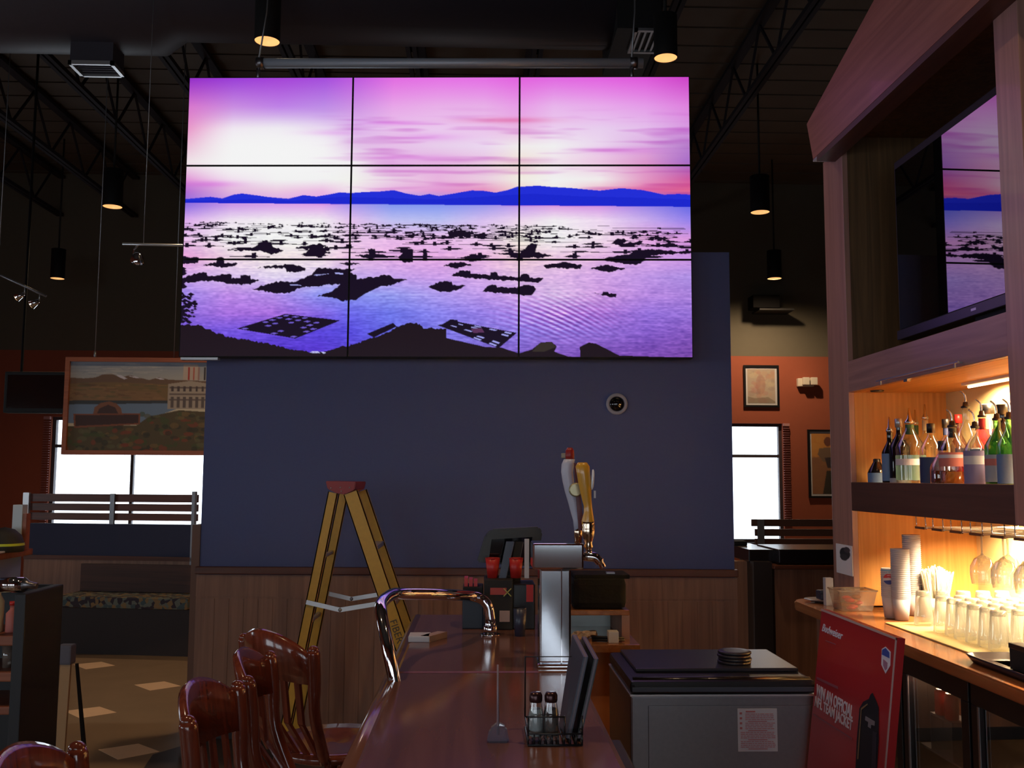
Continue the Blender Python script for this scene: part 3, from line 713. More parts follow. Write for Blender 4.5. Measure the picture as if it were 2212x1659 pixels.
p = dsl(onD(242, 1100)); MB().box((p-0.022, -0.005, zr[6]), (p+0.022, 0.02, zr[0]+0.005)).build('post', dsteel, div)
p = dsl(onD(421, 1100)); MB().box((p-0.02, -0.03, zr[7]-0.1), (p+0.01, 0.02, zr[0]+0.03)).build('post', dsteel, div)
p = dsl(onD(56, 1100)); MB().box((p-0.03, -0.01, zr[6]), (p+0.03, 0.02, zr[0]+0.01)).build('post', alu, div)
# bench against it
bn = thing('booth_bench', 'dark wooden booth bench with patterned cushion below the slatted divider', 'bench', DP - dn*0.05, DA)
zc = 1.57-(1290-1028)/2100*8.9; B0 = dsl(onP(122, 1290, DP-dn*0.45, dn)); B1 = dsl(onP(414, 1290, DP-dn*0.45, dn))
MB().box((B0+0.03, -0.44, 0.0), (B1, -0.03, zc-0.06)).build('base', mat('bench_dark', C(44, 32, 30), 0.6), bn)
cush = mat('cushion_pattern', C(112, 104, 100), 0.85)
nt = cush.node_tree; vo = nt.nodes.new('ShaderNodeTexVoronoi'); vo.inputs['Scale'].default_value = 28; tc = nt.nodes.new('ShaderNodeTexCoord'); cr = nt.nodes.new('ShaderNodeValToRGB')
cr.color_ramp.interpolation = 'CONSTANT'
for i, (pos, c) in enumerate(((0.0, C(120, 124, 110)), (0.35, C(64, 54, 60)), (0.6, C(150, 120, 80)), (0.8, C(80, 96, 96)))):
    e = cr.color_ramp.elements[i] if i < 2 else cr.color_ramp.elements.new(pos)
    e.position = pos; e.color = c
nt.links.new(tc.outputs['Object'], vo.inputs['Vector']); nt.links.new(vo.outputs['Color'], cr.inputs['Fac']); nt.links.new(cr.outputs['Color'], nt.nodes['Principled BSDF'].inputs['Base Color'])
MB().box((B0, -0.47, zc-0.06), (B1, -0.03, zc+0.04), 0.025).build('cushion', cush, bn)
MB().box((B0, -0.03, zc+0.0), (B1, 0.0, zr[7]-0.05)).build('backrest', wood('bench_back', C(74, 46, 38), C(96, 60, 46), 0.5, 'X', 0.7), bn)
# thin steel post by the wall corner with foot rail
b = onZ(419, 1412, 0)
t = thing('steel_post', 'thin grey steel post standing on the floor beside the blue wall corner', 'post', b)
top = onY(428, 1120, b.y)
MB().box((b.x-0.02, b.y-0.02, 0.0), (b.x+0.02, b.y+0.02, onY(421, 1218, b.y).z)).build('post', dsteel, t, w=True)
MB().box((b.x-0.40, b.y-0.03, 0), (b.x+0.05, b.y+0.03, 0.025)).build('foot', blackm, t, w=True)

# hanging mural
Ym = 7.9
A = onY(142, 772, Ym); B = onY(138, 982, Ym); Rr = onY(470, 772, Ym).x
zt_, zb_ = A.z, B.z; mx0 = (A.x+B.x)/2
mu = thing('hanging_mural', 'wide landscape mural in thin orange-brown frame hung on wires left of the blue wall', 'painting', ((mx0+Rr)/2, Ym, zb_))
frm = wood('mural_frame', C(150, 78, 44), C(176, 96, 56), 0.45, 'X', 0.8)
fw = 0.035
for a, b in (((mx0, zt_-fw), (Rr, zt_)), ((mx0, zb_), (Rr, zb_+fw)), ((mx0, zb_+fw), (mx0+fw, zt_-fw)), ((Rr-fw, zb_+fw), (Rr, zt_-fw))):
    MB().box((a[0], Ym-0.03, a[1]), (b[0], Ym+0.03, b[1])).build('frame_rail', frm, mu, w=True)
MB().box((mx0+fw, Ym-0.005, zb_+fw), (Rr-fw, Ym+0.02, zt_-fw)).build('backing', blackm, mu, w=True)
mc = Canvas(330, 210, L3(150, 150, 150))
yy = np.linspace(0, 1, 210)[:, None, None]
mc.a[:] = L3(140, 146, 156)*(1-yy*2.2).clip(0, 1)+L3(206, 190, 160)*(yy*2.2).clip(0, 1)
def mp(x, y): return ((x-590)/3.55, (y-150)/3.78)   # crop coordinates of the mural
def MP(pts): return [mp(*q) for q in pts]
r6 = random.Random(3)
mc.poly(MP([(560,290),(700,300),(800,290),(850,265),(920,250),(1000,290),(1080,268),(1180,295),(1240,310),(1320,285),(1400,305),(1800,320),(1800,480),(560,480)]), L3(112, 84, 64))
for q in ([(965,262),(1010,270),(1060,300),(1030,305),(990,285)], [(1070,275),(1130,280),(1170,296),(1110,290)], [(1290,292),(1330,288),(1370,305),(1330,305)]): mc.poly(MP(q), L3(205, 196, 200))
mc.poly(MP([(560,350),(900,330),(1300,345),(1800,350),(1800,520),(560,520)]), L3(124, 96, 60)); mc.poly(MP([(560,380),(800,370),(1000,400),(1300,420),(1400,500),(560,500)]), L3(134, 100, 66))
mc.poly(MP([(560,500),(1400,495),(1500,560),(1300,640),(1180,700),(560,700)]), L3(110, 128, 150)); mc.poly(MP([(560,500),(1400,495),(1400,520),(560,535)]), L3(60, 62, 64))
mc.poly(MP([(560,730),(1150,720),(1250,640),(1500,580),(1800,600),(1800,960),(560,960)]), L3(86, 72, 46))
for i in range(170):
    x, y = r6.uniform(560, 1780), r6.uniform(600, 950)
    if x < 1180 and y < 740: continue
    mc.ell(*mp(x, y), r6.uniform(4, 12), r6.uniform(3, 7), r6.choice([L3(70, 80, 42), L3(120, 92, 52), L3(56, 52, 38), L3(130, 62, 40), L3(98, 92, 60)]), 0.7)
for i in range(60): x, y = r6.uniform(560, 1380), r6.uniform(340, 480); mc.ell(*mp(x, y), r6.uniform(6, 18), r6.uniform(1, 3), r6.choice([L3(92, 90, 56), L3(150, 110, 70), L3(100, 70, 50)]), 0.5)
for i in range(40): x, y = r6.uniform(560, 1500), r6.uniform(160, 260); mc.ell(*mp(x, y), r6.uniform(12, 40), r6.uniform(1, 2.5), r6.choice([L3(120, 124, 136), L3(206, 196, 180)]), 0.3)
mc.poly(MP([(1400,345),(1580,315),(1770,345),(1770,570),(1400,570)]), L3(168, 150, 132)); mc.poly(MP([(1520,170),(1640,170),(1650,310),(1520,310)]), L3(190, 168, 150))
for y in (370, 430, 480): mc.poly(MP([(1410,y),(1760,y),(1760,y+14),(1410,y+14)]), L3(110, 92, 84))
for k in range(7): mc.poly(MP([(1425+k*50,365),(1445+k*50,365),(1445+k*50,410),(1425+k*50,410)]), L3(80, 66, 62)); mc.poly(MP([(1425+k*50,460),(1450+k*50,460),(1450+k*50,560),(1425+k*50,560)]), L3(96, 82, 76))
for (x, c) in ((1560, L3(170, 60, 50)), (1600, L3(180, 80, 60)), (1690, L3(60, 50, 50)), (1640, L3(160, 120, 110))): mc.poly(MP([(x,190),(x+14,190),(x+14,310),(x,310)]), c)
mc.poly(MP([(790,620),(800,560),(850,520),(920,505),(980,525),(1020,570),(1030,620)]), L3(128, 82, 60)); mc.poly(MP([(820,620),(840,570),(910,535),(970,560),(1000,620)]), L3(70, 48, 44))
mc.poly(MP([(630,620),(1180,610),(1180,710),(640,745)]), L3(130, 74, 50)); mc.poly(MP([(645,632),(1165,622),(1165,698),(652,728)]), L3(66, 42, 36))
paint_m = attr_mat('painted_canvas', rough=0.6)
mc.a = np.clip(mc.a*1.15, 0, 0.9)
picture('canvas', paint_m, (mx0+fw, Ym-0.006, zt_-fw), (Rr-fw, Ym-0.006, zt_-fw), (mx0+fw, Ym-0.006, zb_+fw), mc, 240, 150, parent=mu)
wireb = onY(205, 770, Ym); MB().tube([(wireb.x, Ym, zt_-0.01), (wireb.x, Ym, zt_+0.05)], 0.01, 8).build('wire_hook', dsteel, mu, w=True)
MB().tube([(wireb.x, Ym, zt_), (wireb.x, Ym, 6.08)], 0.0035, 6).build('hanging_wire', dsteel, mu, w=True)
MB().tube([(Rr-0.35, Ym, zt_), (Rr-0.35, Ym, 6.08)], 0.0035, 6).build('hanging_wire', dsteel, mu, w=True)

# black television high on the left
A = onY(14, 803, 8.6); B = onY(139, 893, 8.6)
t = thing('television', 'black switched-off television at far left, half behind the hanging mural', 'television', ((A.x+B.x)/2, 8.6, B.z))
x1 = B.x+0.25
MB().box((A.x, 8.57, B.z), (x1, 8.66, A.z), 0.012).build('housing', blackm, t, w=True)
MB().box((A.x+0.03, 8.565, B.z+0.04), (x1-0.03, 8.57, A.z-0.03)).build('screen', glossblack, t, w=True)
xm_ = A.x+0.06
MB().tube([(xm_, 8.66, A.z-0.1), (xm_, 8.75, A.z-0.05), (xm_, 8.75, ZC-0.02)], 0.012, 8).build('ceiling_bracket', blackm, t, w=True)

# track light bar with one hanging head, beside the screen
tl = onY(265, 527, 6.35); tr_ = onY(430, 531, 6.35)
t = thing('track_light', 'thin silver light track ending left of the video wall with one round lamp head', 'light', ((tl.x+tr_.x)/2, 6.35, tl.z))
MB().tube([tl, tr_], 0.009, 8).build('track', alu, t, w=True)
h = onY(297, 560, 6.35); hx = onY(300, 529, 6.35)
MB().tube([hx, hx+Vector((-0.03, 0, -0.03)), h+Vector((-0.03, 0, 0.03)), h], 0.006, 6).build('swivel_arm', chrome, t, w=True)
mb = MB(); mb.lathe([(0.012, 0.05), (0.035, 0.03), (0.045, -0.01), (0.04, -0.03)], seg=16, cap1=False); mb.xf(Matrix.Translation(h)); mb.build('lamp_head', chrome, t, w=True)
mb = MB(); mb.ball(h+Vector((0, 0, -0.012)), 0.025, 12); mb.build('bulb', mat('dull_bulb', C(210, 170, 150), 0.2), t, w=True)
w0 = onY(310, 528, 6.35); MB().tube([w0, (w0.x, 6.35, 6.08)], 0.0025, 6).build('hanging_wire', dsteel, t, w=True)
# a second dim track at far left with two lit spot heads
p0 = onY(-30, 580, 8.2); p1 = onY(100, 640, 8.2)
t = thing('spot_track', 'sloping dark track at the far left edge with two small lit spot heads', 'light', (p0+p1)/2)
MB().tube([p0, p1], 0.010, 8).build('track', dsteel, t, w=True)
for (x, y, s_) in ((37, 643, 1.0), (69, 658, 1.15)):
    c = onY(x, y, 8.2); up = c+Vector((0.06, 0, 0.035)); top = Vector((up.x, 8.2, p0.z+(up.x-p0.x)/(p1.x-p0.x)*(p1.z-p0.z)))
    dr = (c-up).normalized()
    hd = MB().tube([up, c+dr*0.005], [0.014*s_, 0.034*s_], 14).build('spot_head', chrome, t, w=True)
    MB().tube([c+dr*0.006, c+dr*0.009], [0.028*s_, 0.026*s_], 14).build('spot_lens', warm_lamp, hd, w=True)
    MB().tube([up, top], 0.005, 6).build('arm', alu, t, w=True)
MB().tube([p0+Vector((0.1, 0, 0)), Vector((p0.x+0.1, 8.2, 6.05))], 0.004, 6).build('hanging_wire', dsteel, t, w=True)

# ------------------------------------------------------------------ right far side: pictures, sensor, bench, host stand
def poster(px0, py0, px1, py1, Y, label, cnv, fm, cat='picture', matw=0.03):
    A = onY(px0, py0, Y); B = onY(px1, py1, Y)
    t = thing('framed_poster', label, cat, ((A.x+B.x)/2, Y, B.z))
    f = 0.03
    for a, b in (((A.x, A.z-f), (B.x, A.z)), ((A.x, B.z), (B.x, B.z+f)), ((A.x, B.z+f), (A.x+f, A.z-f)), ((B.x-f, B.z+f), (B.x, A.z-f))):
        MB().box((a[0], Y-0.03, a[1]), (b[0], Y, b[1])).build('frame_rail', blackp, t, w=True)
    MB().box((A.x+f, Y-0.012, B.z+f), (B.x-f, Y, A.z-f)).build('mat_board', white_p, t, w=True)
    m_ = f+matw
    picture('print', paint_m, (A.x+m_, Y-0.014, A.z-m_), (B.x-m_, Y-0.014, A.z-m_), (A.x+m_, Y-0.014, B.z+m_), cnv, 60, 80, parent=t)
    return t
pc = Canvas(80, 100, L3(176, 160, 146))
for i in range(60): pc.ell(r6.uniform(5, 75), r6.uniform(5, 95), r6.uniform(4, 14), r6.uniform(3, 10), r6.choice([L3(190, 150, 120), L3(150, 130, 124), L3(178, 122, 116), L3(190, 176, 150)]), 0.35)
pc.ell(38, 45, 14, 30, L3(170, 120, 108), 0.5); pc.poly([(0, 80), (20, 85), (60, 82), (80, 95), (80, 100), (0, 100)], L3(110, 100, 84), 0.6)
poster(1605, 789, 1683, 880, YF-0.005, 'small black-framed pale print high on the orange wall above the narrow window', pc, blackp)
pc = Canvas(80, 150, L3(196, 134, 70))
for i in range(50): pc.ell(r6.uniform(0, 80), r6.uniform(0, 150), r6.uniform(5, 14), r6.uniform(4, 12), r6.choice([L3(206, 150, 80), L3(176, 110, 64), L3(150, 96, 70)]), 0.35)
pc.poly([(0, 60), (80, 50), (80, 150), (0, 150)], L3(130, 90, 72), 0.8)
pc.ell(38, 20, 9, 12, L3(110, 66, 54)); pc.poly([(18, 36), (60, 34), (66, 60), (50, 70), (26, 70), (14, 52)], L3(120, 96, 80)); pc.poly([(30, 60), (56, 58), (52, 86), (36, 86)], L3(60, 50, 56)); pc.poly([(34, 92), (62, 92), (70, 150), (24, 150)], L3(58, 52, 46))
poster(1743, 928, 1838, 1076, YF-0.005, 'large black-framed print of a dark standing figure on orange, beside the tall cabinet', pc, blackp)
A = onY(1720, 818, YF); B = onY(1758, 836, YF)
t = thing('emergency_light', 'small white two-headed emergency light on the orange wall', 'light', ((A.x+B.x)/2, YF, B.z))
MB().box((A.x, YF-0.08, B.z), (B.x-0.02, YF, A.z), 0.01).build('housing', ivory, t, w=True)
for k in (0, 1): MB().box((A.x+0.06+k*0.12, YF-0.14, B.z+0.02), (A.x+0.16+k*0.12, YF-0.08, A.z+0.01), 0.01).build('lamp_head', ivory, t, w=True)
# box speaker on the far wall and its shelf
A = onY(1622, 645, YF-0.3); B = onY(1680, 668, YF-0.3)
t = thing('wall_speaker', 'dark box speaker on a small bracket high on the far right wall', 'speaker', ((A.x+B.x)/2, YF-0.2, B.z))
MB().box((A.x, YF-0.42, B.z), (B.x, YF-0.12, A.z+0.04), 0.01).build('housing', mat('speaker_black', C(12, 11, 12), 0.9, spec=0.1), t, w=True)
MB().box((A.x+0.1, YF-0.4, B.z-0.03), (B.x+0.22, YF, B.z)).build('bracket', blackm, t, w=True)

# slatted bench back on the right
YB2 = 8.8
z_ = [onY(1660, y, YB2).z for y in (1122, 1137, 1143, 1158, 1164, 1179)]
x0 = onY(1632, 1150, YB2).x; x1 = onY(1870, 1150, YB2).x
t = thing('slatted_bench', 'dark slatted bench back standing before the narrow right-hand window', 'bench', ((x0+x1)/2, YB2, 0))
for i in (0, 2, 4): MB().box((x0-0.03*(i == 0), YB2, z_[i+1]), (x1, YB2+0.03, z_[i])).build('slat', mat('bench_slat', C(96, 66, 56), 0.55) if 'bench_slat' not in MATS else MATS['bench_slat'], t, w=True)
px_ = onY(1643, 1150, YB2).x
MB().box((px_-0.03, YB2-0.02, 0), (px_+0.03, YB2, z_[0])).build('post', dsteel, t, w=True)
MB().box((x1-0.1, YB2-0.02, 0), (x1-0.04, YB2, z_[0])).build('post', dsteel, t, w=True)
MB().box((px_, YB2-0.02, 0.3), (x1, YB2+0.05, z_[5]-0.06)).build('panel', MATS['bench_dark'], t, w=True)
# host stand: L-shaped black ledge on a dark column with a wood cabinet
YH = 6.9
ztop = onY(1700, 1187, YH).z
t = thing('host_stand', 'tall black-topped host stand between the blue wall and the bar cabinet', 'counter', (onY(1660, 1300, YH).x, YH, 0))
mb = MB(); a = onY(1588, 1192, YH+0.5); b = onY(1590, 1230, YH+0.5)
xa_, xb2 = onY(1588, 1200, YH+0.5).x, onY(1870, 1200, YH).x
mb.box((xa_+0.18, YH, ztop-0.10), (xb2, YH+0.55, ztop), 0.008); mb.box((xa_+0.0, YH+0.12, ztop-0.10), (xa_+0.20, YH+0.8, ztop-0.01), 0.006)
hb = mat('host_black', C(22, 20, 28), 0.22); mb.build('ledge', hb, t, w=True)
ca, cb = onY(1632, 1300, YH).x, onY(1672, 1300, YH).x
MB().box((ca, YH+0.03, 0), (cb, YH+0.4, ztop-0.09)).build('column', MATS['bench_dark'], t, w=True)
MB().box((xa_-0.12, YH+0.2, 0), (ca, YH+0.3, ztop-0.10)).build('side_panel', wain, t, w=True)
zm_ = onY(1700, 1222, YH-0.05).z
MB().box((cb, YH-0.02, zm_-0.03), (xb2, YH+0.5, zm_), 0.006).build('lower_ledge', trimw, t, w=True)
MB().box((cb+0.02, YH+0.04, 0), (xb2, YH+0.5, zm_-0.03)).build('cabinet', wain, t, w=True)
a = onY(1583, 1168, YH+0.6); b = onY(1611, 1192, YH+0.6)
t = thing('black_box', 'small black box standing on the host stand ledge against the blue wall', 'box', ((a.x+b.x)/2, YH+0.6, ztop-0.01))
MB().box((a.x, YH+0.55, ztop-0.01), (b.x, YH+0.68, a.z), 0.006).build('box_body', blackm, t, w=True)
# ------------------------------------------------------------------ the bar
ZB = 1.07
bt = thing('bar_counter', 'long glossy red-brown wooden bar running away from the camera', 'counter', (0, 2.4, 0))
lx = -0.4325*0.5; rx = 0.50*0.5+0.01; yfar = 3.62; ynear = 0.9; yseam = 2.56
def bar_top(y0, y1):
    return MB().box((lx, y0, ZB-0.045), (rx, y1, ZB), 0.012)
bar_top(ynear, yseam-0.0015).build('bar_top', bartop, bt, w=True)
bar_top(yseam+0.0015, yfar).build('bar_top', bartop, bt, w=True)
MB().tube([(lx-0.004, ynear, ZB-0.024), (lx-0.004, yfar, ZB-0.024)], 0.024, 16).build('rounded_edge', bartop, bt, w=True)
MB().box((lx+0.12, ynear, 0), (lx+0.20, yfar-0.02, ZB-0.045)).build('front_panel', wain, bt, w=True)
MB().box((lx+0.20, yfar-0.12, 0), (rx, yfar-0.02, ZB-0.045)).build('end_panel', wain, bt, w=True)
MB().box((rx, ynear, ZB-0.10), (rx+0.055, 2.2, ZB-0.075), 0.005).build('drip_rail', mat('drip_rail', C(30, 27, 32), 0.6), bt, w=True)
MB().box((rx-0.06, ynear, 0.25), (rx+0.04, 2.74, ZB-0.10)).build('inner_panel', wood('inner_wood', C(150, 84, 44), C(176, 104, 58), 0.5, 'Z', 0.7), bt, w=True)

# chrome service rail
yq = 2.95
lg0 = onY(868, 1440, yq-0.30); a0 = onY(832, 1300, yq-0.12); a1 = onY(860, 1286, yq); a2 = onY(1048, 1287, yq+0.05); foot = onZ(1059, 1372, ZB)
t = thing('service_rail', 'bent chrome tube rail arching over the bar end', 'rail', (foot.x, foot.y, ZB))
def smooth(pts, n=8):
    pts = [Vector(p) for p in pts]; out = []
    for i in range(len(pts)-1):
        p0, p1, p2, p3 = pts[max(i-1, 0)], pts[i], pts[i+1], pts[min(i+2, len(pts)-1)]
        for k in range(n):
            u = k/n; out.append(0.5*((2*p1)+(-p0+p2)*u+(2*p0-5*p1+4*p2-p3)*u*u+(-p0+3*p1-3*p2+p3)*u**3))
    return out+[pts[-1]]
def Yp_(x, y, Y): return onY(x, y, Y)
fy = foot.y
path = [Yp_(858, 1510, 2.46), Yp_(849, 1455, 2.46), Yp_(836, 1390, 2.48), Yp_(824, 1330, 2.54), Yp_(825, 1302, 2.62), Yp_(848, 1284, 2.74), Yp_(880, 1283, 2.82), Yp_(950, 1284, 2.92), Yp_(1010, 1287, fy-0.03), Yp_(1038, 1293, fy), Yp_(1054, 1309, fy), Yp_(1059, 1335, fy), (foot.x, fy, ZB+0.05)]
MB().tube(smooth(path, 8)+[Vector((foot.x, fy, ZB+0.005))], 0.0165, 20).build('tube', chrome, t, w=True)
MB().lathe([(0.022, 0), (0.022, 0.028), (0.0185, 0.032)], (foot.x, fy, ZB), 24).build('foot_collar', chrome, t, w=True)
MB().lathe([(0.032, 0), (0.032, 0.004)], (foot.x, fy, ZB), 24).build('foot_flange', chrome, t, w=True)

# beer tower
c = onZ(1197, 1437, ZB); tw = thing('beer_tower', 'chrome T-shaped beer tower standing on the bar', 'beer tap', (c.x, c.y, ZB))
hw = 0.042
zl_ = onY(1200, 1229, c.y-hw).z; zh_ = onY(1200, 1173, c.y-hw).z
h0 = onY(1151, 1200, c.y-0.06).x; h1 = onY(1261, 1200, c.y-0.06).x
MB().box((c.x-hw-0.005, c.y-hw-0.003, ZB), (c.x+hw+0.003, c.y+hw+0.01, ZB+0.012), 0.003).build('base', chrome, tw, w=True)
MB().box((c.x-hw, c.y-hw, ZB+0.012), (c.x+hw, c.y+hw, zl_), 0.006).build('column', mat('mirror_steel', (0.62, 0.64, 0.68, 1), 0.12, 1.0), tw, w=True)
MB().box((c.x+hw*0.35, c.y-hw-0.003, ZB+0.014), (c.x+hw*0.42, c.y-hw, zl_)).build('column_seam', chrome, tw, w=True)
MB().box((h0, c.y-0.06, zl_), (h1, c.y+0.06, zh_), 0.005).build('head', chrome, tw, w=True)
# faucets: two, one behind the other on the right end
tapy = (c.y+0.0, c.y+0.12)
def handle(yy, base, pts, rad, mats, kind):
    hd = None
def px(x, y, Y): return onY(x, y, Y)
Yt = c.y+0.02
f1 = MB().tube([px(1255, 1202, Yt), px(1280, 1202, Yt)], 0.012, 14); f1.tube(smooth([px(1266, 1202, Yt), px(1285, 1204, Yt), px(1296, 1214, Yt), px(1303, 1226, Yt)], 5), [0.013]*11+[0.009]*5, 14); fo = f1.build('faucet', chrome, tw, w=True)
MB().tube([px(1272, 1200, Yt), px(1272, 1186, Yt)], [0.010, 0.008], 14).build('faucet_collar', chrome, tw, w=True)
MB().lathe([(0.009, 0), (0.013, 0.008), (0.010, 0.016), (0.012, 0.024), (0.0165, 0.040), (0.018, 0.056), (0.0165, 0.060), (0.0185, 0.066), (0.0165, 0.070), (0.018, 0.075)], px(1271, 1187, Yt), 24).build('ferrule', mat('brassy_chrome', (0.75, 0.58, 0.42, 1), 0.15, 1.0), tw, w=True)
# amber handle, a flat paddle with a waist and an oval badge on its edge
Yh_ = Yt
prof = [((1257,1142),(1285,1142)),((1256,1125),(1284,1125)),((1261,1108),(1281,1106)),((1261,1094),(1279,1092)),((1257,1080),(1278,1078)),((1253,1062),(1278,1060)),((1249,1045),(1277,1043)),((1246,1025),(1275,1025)),((1243,1008),(1274,1008)),((1248,1000),(1268,998))]
yel = mat('amber_handle', C(220, 160, 50), 0.3, coat=0.5)
mb = MB(); rings = []
for (l, r) in prof:
    pl, pr = px(*l, Yh_), px(*r, Yh_); cc = (pl+pr)/2; hx_ = (pr.x-pl.x)/2; hy_ = hx_*0.75
    rings.append([mb.bm.verts.new((cc.x+hx_*math.cos(2*PI*k/20), cc.y+hy_*math.sin(2*PI*k/20), cc.z)) for k in range(20)])
for i in range(len(rings)-1):
    for k in range(20): mb.face([rings[i][k], rings[i][(k+1) % 20], rings[i+1][(k+1) % 20], rings[i+1][k]], True)
mb.face(rings[0][::-1]); mb.face(rings[-1]); mb.build('tap_handle', yel, tw, w=True, label='amber paddle tap handle with oval badge')
b0 = px(1280, 1036, Yh_); mb = MB(); mb.lathe([(0.0001, -0.004), (0.022, -0.003), (0.024, 0.0), (0.020, 0.003), (0.0001, 0.004)], seg=24, cap0=False, cap1=False, sx=0.6, sy=1.2)
mb.xf(Matrix.Translation(b0) @ Matrix.Rotation(math.radians(4), 4, 'Y') @ Matrix.Rotation(PI/2, 4, 'Y') @ Matrix.Rotation(PI/2, 4, 'Z')); mb.build('badge', mat('badge_white', C(235, 240, 250), 0.15, coat=0.8), tw, w=True)
b0 = px(1285, 1068, Yh_); MB().box((b0.x-0.003, b0.y-0.006, b0.z-0.010), (b0.x+0.002, b0.y+0.006, b0.z+0.010)).build('badge', white_p, tw, w=True)
# white handle with a red cap behind it
Yw = Yt+0.07
prof = [((1240,1146),(1258,1146)),((1238,1125),(1256,1125)),((1232,1104),(1252,1104)),((1227,1085),(1250,1085)),((1220,1062),(1243,1062)),((1215,1040),(1240,1040)),((1212,1020),(1238,1020)),((1213,1003),(1240,1003)),((1218,992),(1242,992))]
mb = MB(); rings = []
for (l, r) in prof:
    pl, pr = px(*l, Yw), px(*r, Yw); cc = (pl+pr)/2; hx_ = (pr.x-pl.x)/2; hy_ = hx_*0.9
    rings.append([mb.bm.verts.new((cc.x+hx_*math.cos(2*PI*k/20), cc.y+hy_*math.sin(2*PI*k/20), cc.z)) for k in range(20)])
for i in range(len(rings)-1):
    for k in range(20): mb.face([rings[i][k], rings[i][(k+1) % 20], rings[i+1][(k+1) % 20], rings[i+1][k]], True)
mb.face(rings[0][::-1]); mb.face(rings[-1])
wh = mb.build('tap_handle', mat('white_handle', C(196, 196, 214), 0.35), tw, w=True, label='white tap handle with dark red top and stripe')
mb = MB(); mb.prism([px(1240, 1000, Yw-0.018), px(1247, 1000, Yw-0.018), px(1262, 1146, Yw-0.018), px(1250, 1146, Yw-0.018)], (0, 0.008, 0)); mb.build('stripe', mat('maroon', C(96, 34, 40), 0.4), wh, w=True)
mb = MB(); mb.lathe([(0.012, 0), (0.013, 0.012), (0.012, 0.025), (0.007, 0.034)], px(1231, 993, Yw), 14); mb.build('cap', mat('dark_red', C(150, 30, 28), 0.4), wh, w=True)
MB().box(tuple(px(1213, 990, Yw)), tuple(px(1222, 979, Yw+0.02)), 0.003).build('collar', mat('collar_beige', C(150, 140, 120), 0.4), wh, w=True)
mb = MB(); mb.lathe([(0.016, -0.003), (0.020, 0), (0.016, 0.003)], seg=20); mb.xf(Matrix.Translation(px(1244, 1058, Yw-0.02)) @ Matrix.Rotation(PI/2, 4, 'X')); mb.build('emblem', mat('pale_gold', C(176, 166, 130), 0.3, 0.4), wh, w=True)
MB().lathe([(0.010, 0), (0.012, 0.03), (0.009, 0.05)], (px(1249, 1172, Yw).x, Yw, px(1249, 1172, Yw).z), 16).build('ferrule', MATS['brassy_chrome'], tw, w=True)
MB().tube([(c.x+0.03, Yw, zh_-0.02), px(1249, 1180, Yw), px(1249, 1168, Yw)], 0.010, 12).build('faucet', chrome, tw, w=True)

# wire caddy with shakers and menus
cy0 = onZ(1141, 1612, ZB); cy1 = onZ(1258, 1612, ZB)
cx0, cx1, ya, yb_ = cy0.x, cy1.x, cy0.y, cy0.y+0.13
cad = thing('wire_caddy', 'black wire caddy holding shakers and drink menus on the near bar', 'caddy', ((cx0+cx1)/2, (ya+yb_)/2, ZB))
mb = MB(); wr_ = 0.0018
for z in (ZB+0.002, ZB+0.022):
    mb.tube([(cx0, ya, z), (cx1, ya, z)], wr_, 6); mb.tube([(cx0, yb_, z), (cx1, yb_, z)], wr_, 6); mb.tube([(cx0, ya, z), (cx0, yb_, z)], wr_, 6); mb.tube([(cx1, ya, z), (cx1, yb_, z)], wr_, 6)
for k in range(10):
    x = cx0+(cx1-cx0)*k/9; mb.tube([(x, ya, ZB+0.002), (x, ya, ZB+0.022)], wr_*0.9, 6); mb.tube([(x, ya, ZB+0.003), (x, yb_, ZB+0.003)], wr_*0.9, 6)
mb.build('basket', blackp, cad, w=True)
mb = MB(); xm2 = cx0+0.068
for x, y in ((cx0, ya), (xm2, ya), (cx1, ya)): mb.tube([(x, y, ZB+0.02), (x, y, ZB+(0.055 if x < cx1 else 0.055))], wr_, 6)
mb.tube([(cx0, ya, ZB+0.053), (xm2, ya, ZB+0.053)], wr_, 6); mb.tube([(cx0, yb_, ZB+0.02), (cx0, yb_, ZB+0.14), (cx1, yb_, ZB+0.14), (cx1, yb_, ZB+0.02)], wr_, 6)
mb.build('upright_wires', blackp, cad, w=True)
def shaker(px_, label, m, first=[None]):
    b = onZ(px_, 1588, ZB+0.004); b.y = ya+0.03; b.x = (px_-1036)/F*b.y*1.0+0.0
    t = thing('shaker', label, 'shaker', (b.x, b.y, ZB+0.004), 0, 'shakers in the wire caddy')
    MB().lathe([(0.0135, 0), (0.0150, 0.004), (0.0150, 0.045), (0.0125, 0.062), (0.0105, 0.072)], seg=20, cap1=False).build('bottle', glass, t)
    MB().lathe([(0.0125, 0.008), (0.0138, 0.010), (0.0138, 0.045), (0.0115, 0.058)], seg=20).build('filling', m, t)
    MB().lathe([(0.0115, 0.070), (0.0125, 0.073), (0.0125, 0.083), (0.0095, 0.088), (0.0001, 0.0885)], seg=20, cap1=False).build('lid', mat('shaker_lid', C(70, 44, 44), 0.25, 0.6) if 'shaker_lid' not in MATS else MATS['shaker_lid'], t)
shaker(1158, 'salt shaker with pale filling and dark cap in the wire caddy', mat('salt', C(176, 190, 190), 0.8))
shaker(1190, 'pepper shaker with grey-brown filling and dark cap in the wire caddy', mat('pepper', C(96, 92, 88), 0.9))
menu_m = mat('menu_blue_black', C(52, 56, 76), 0.35)
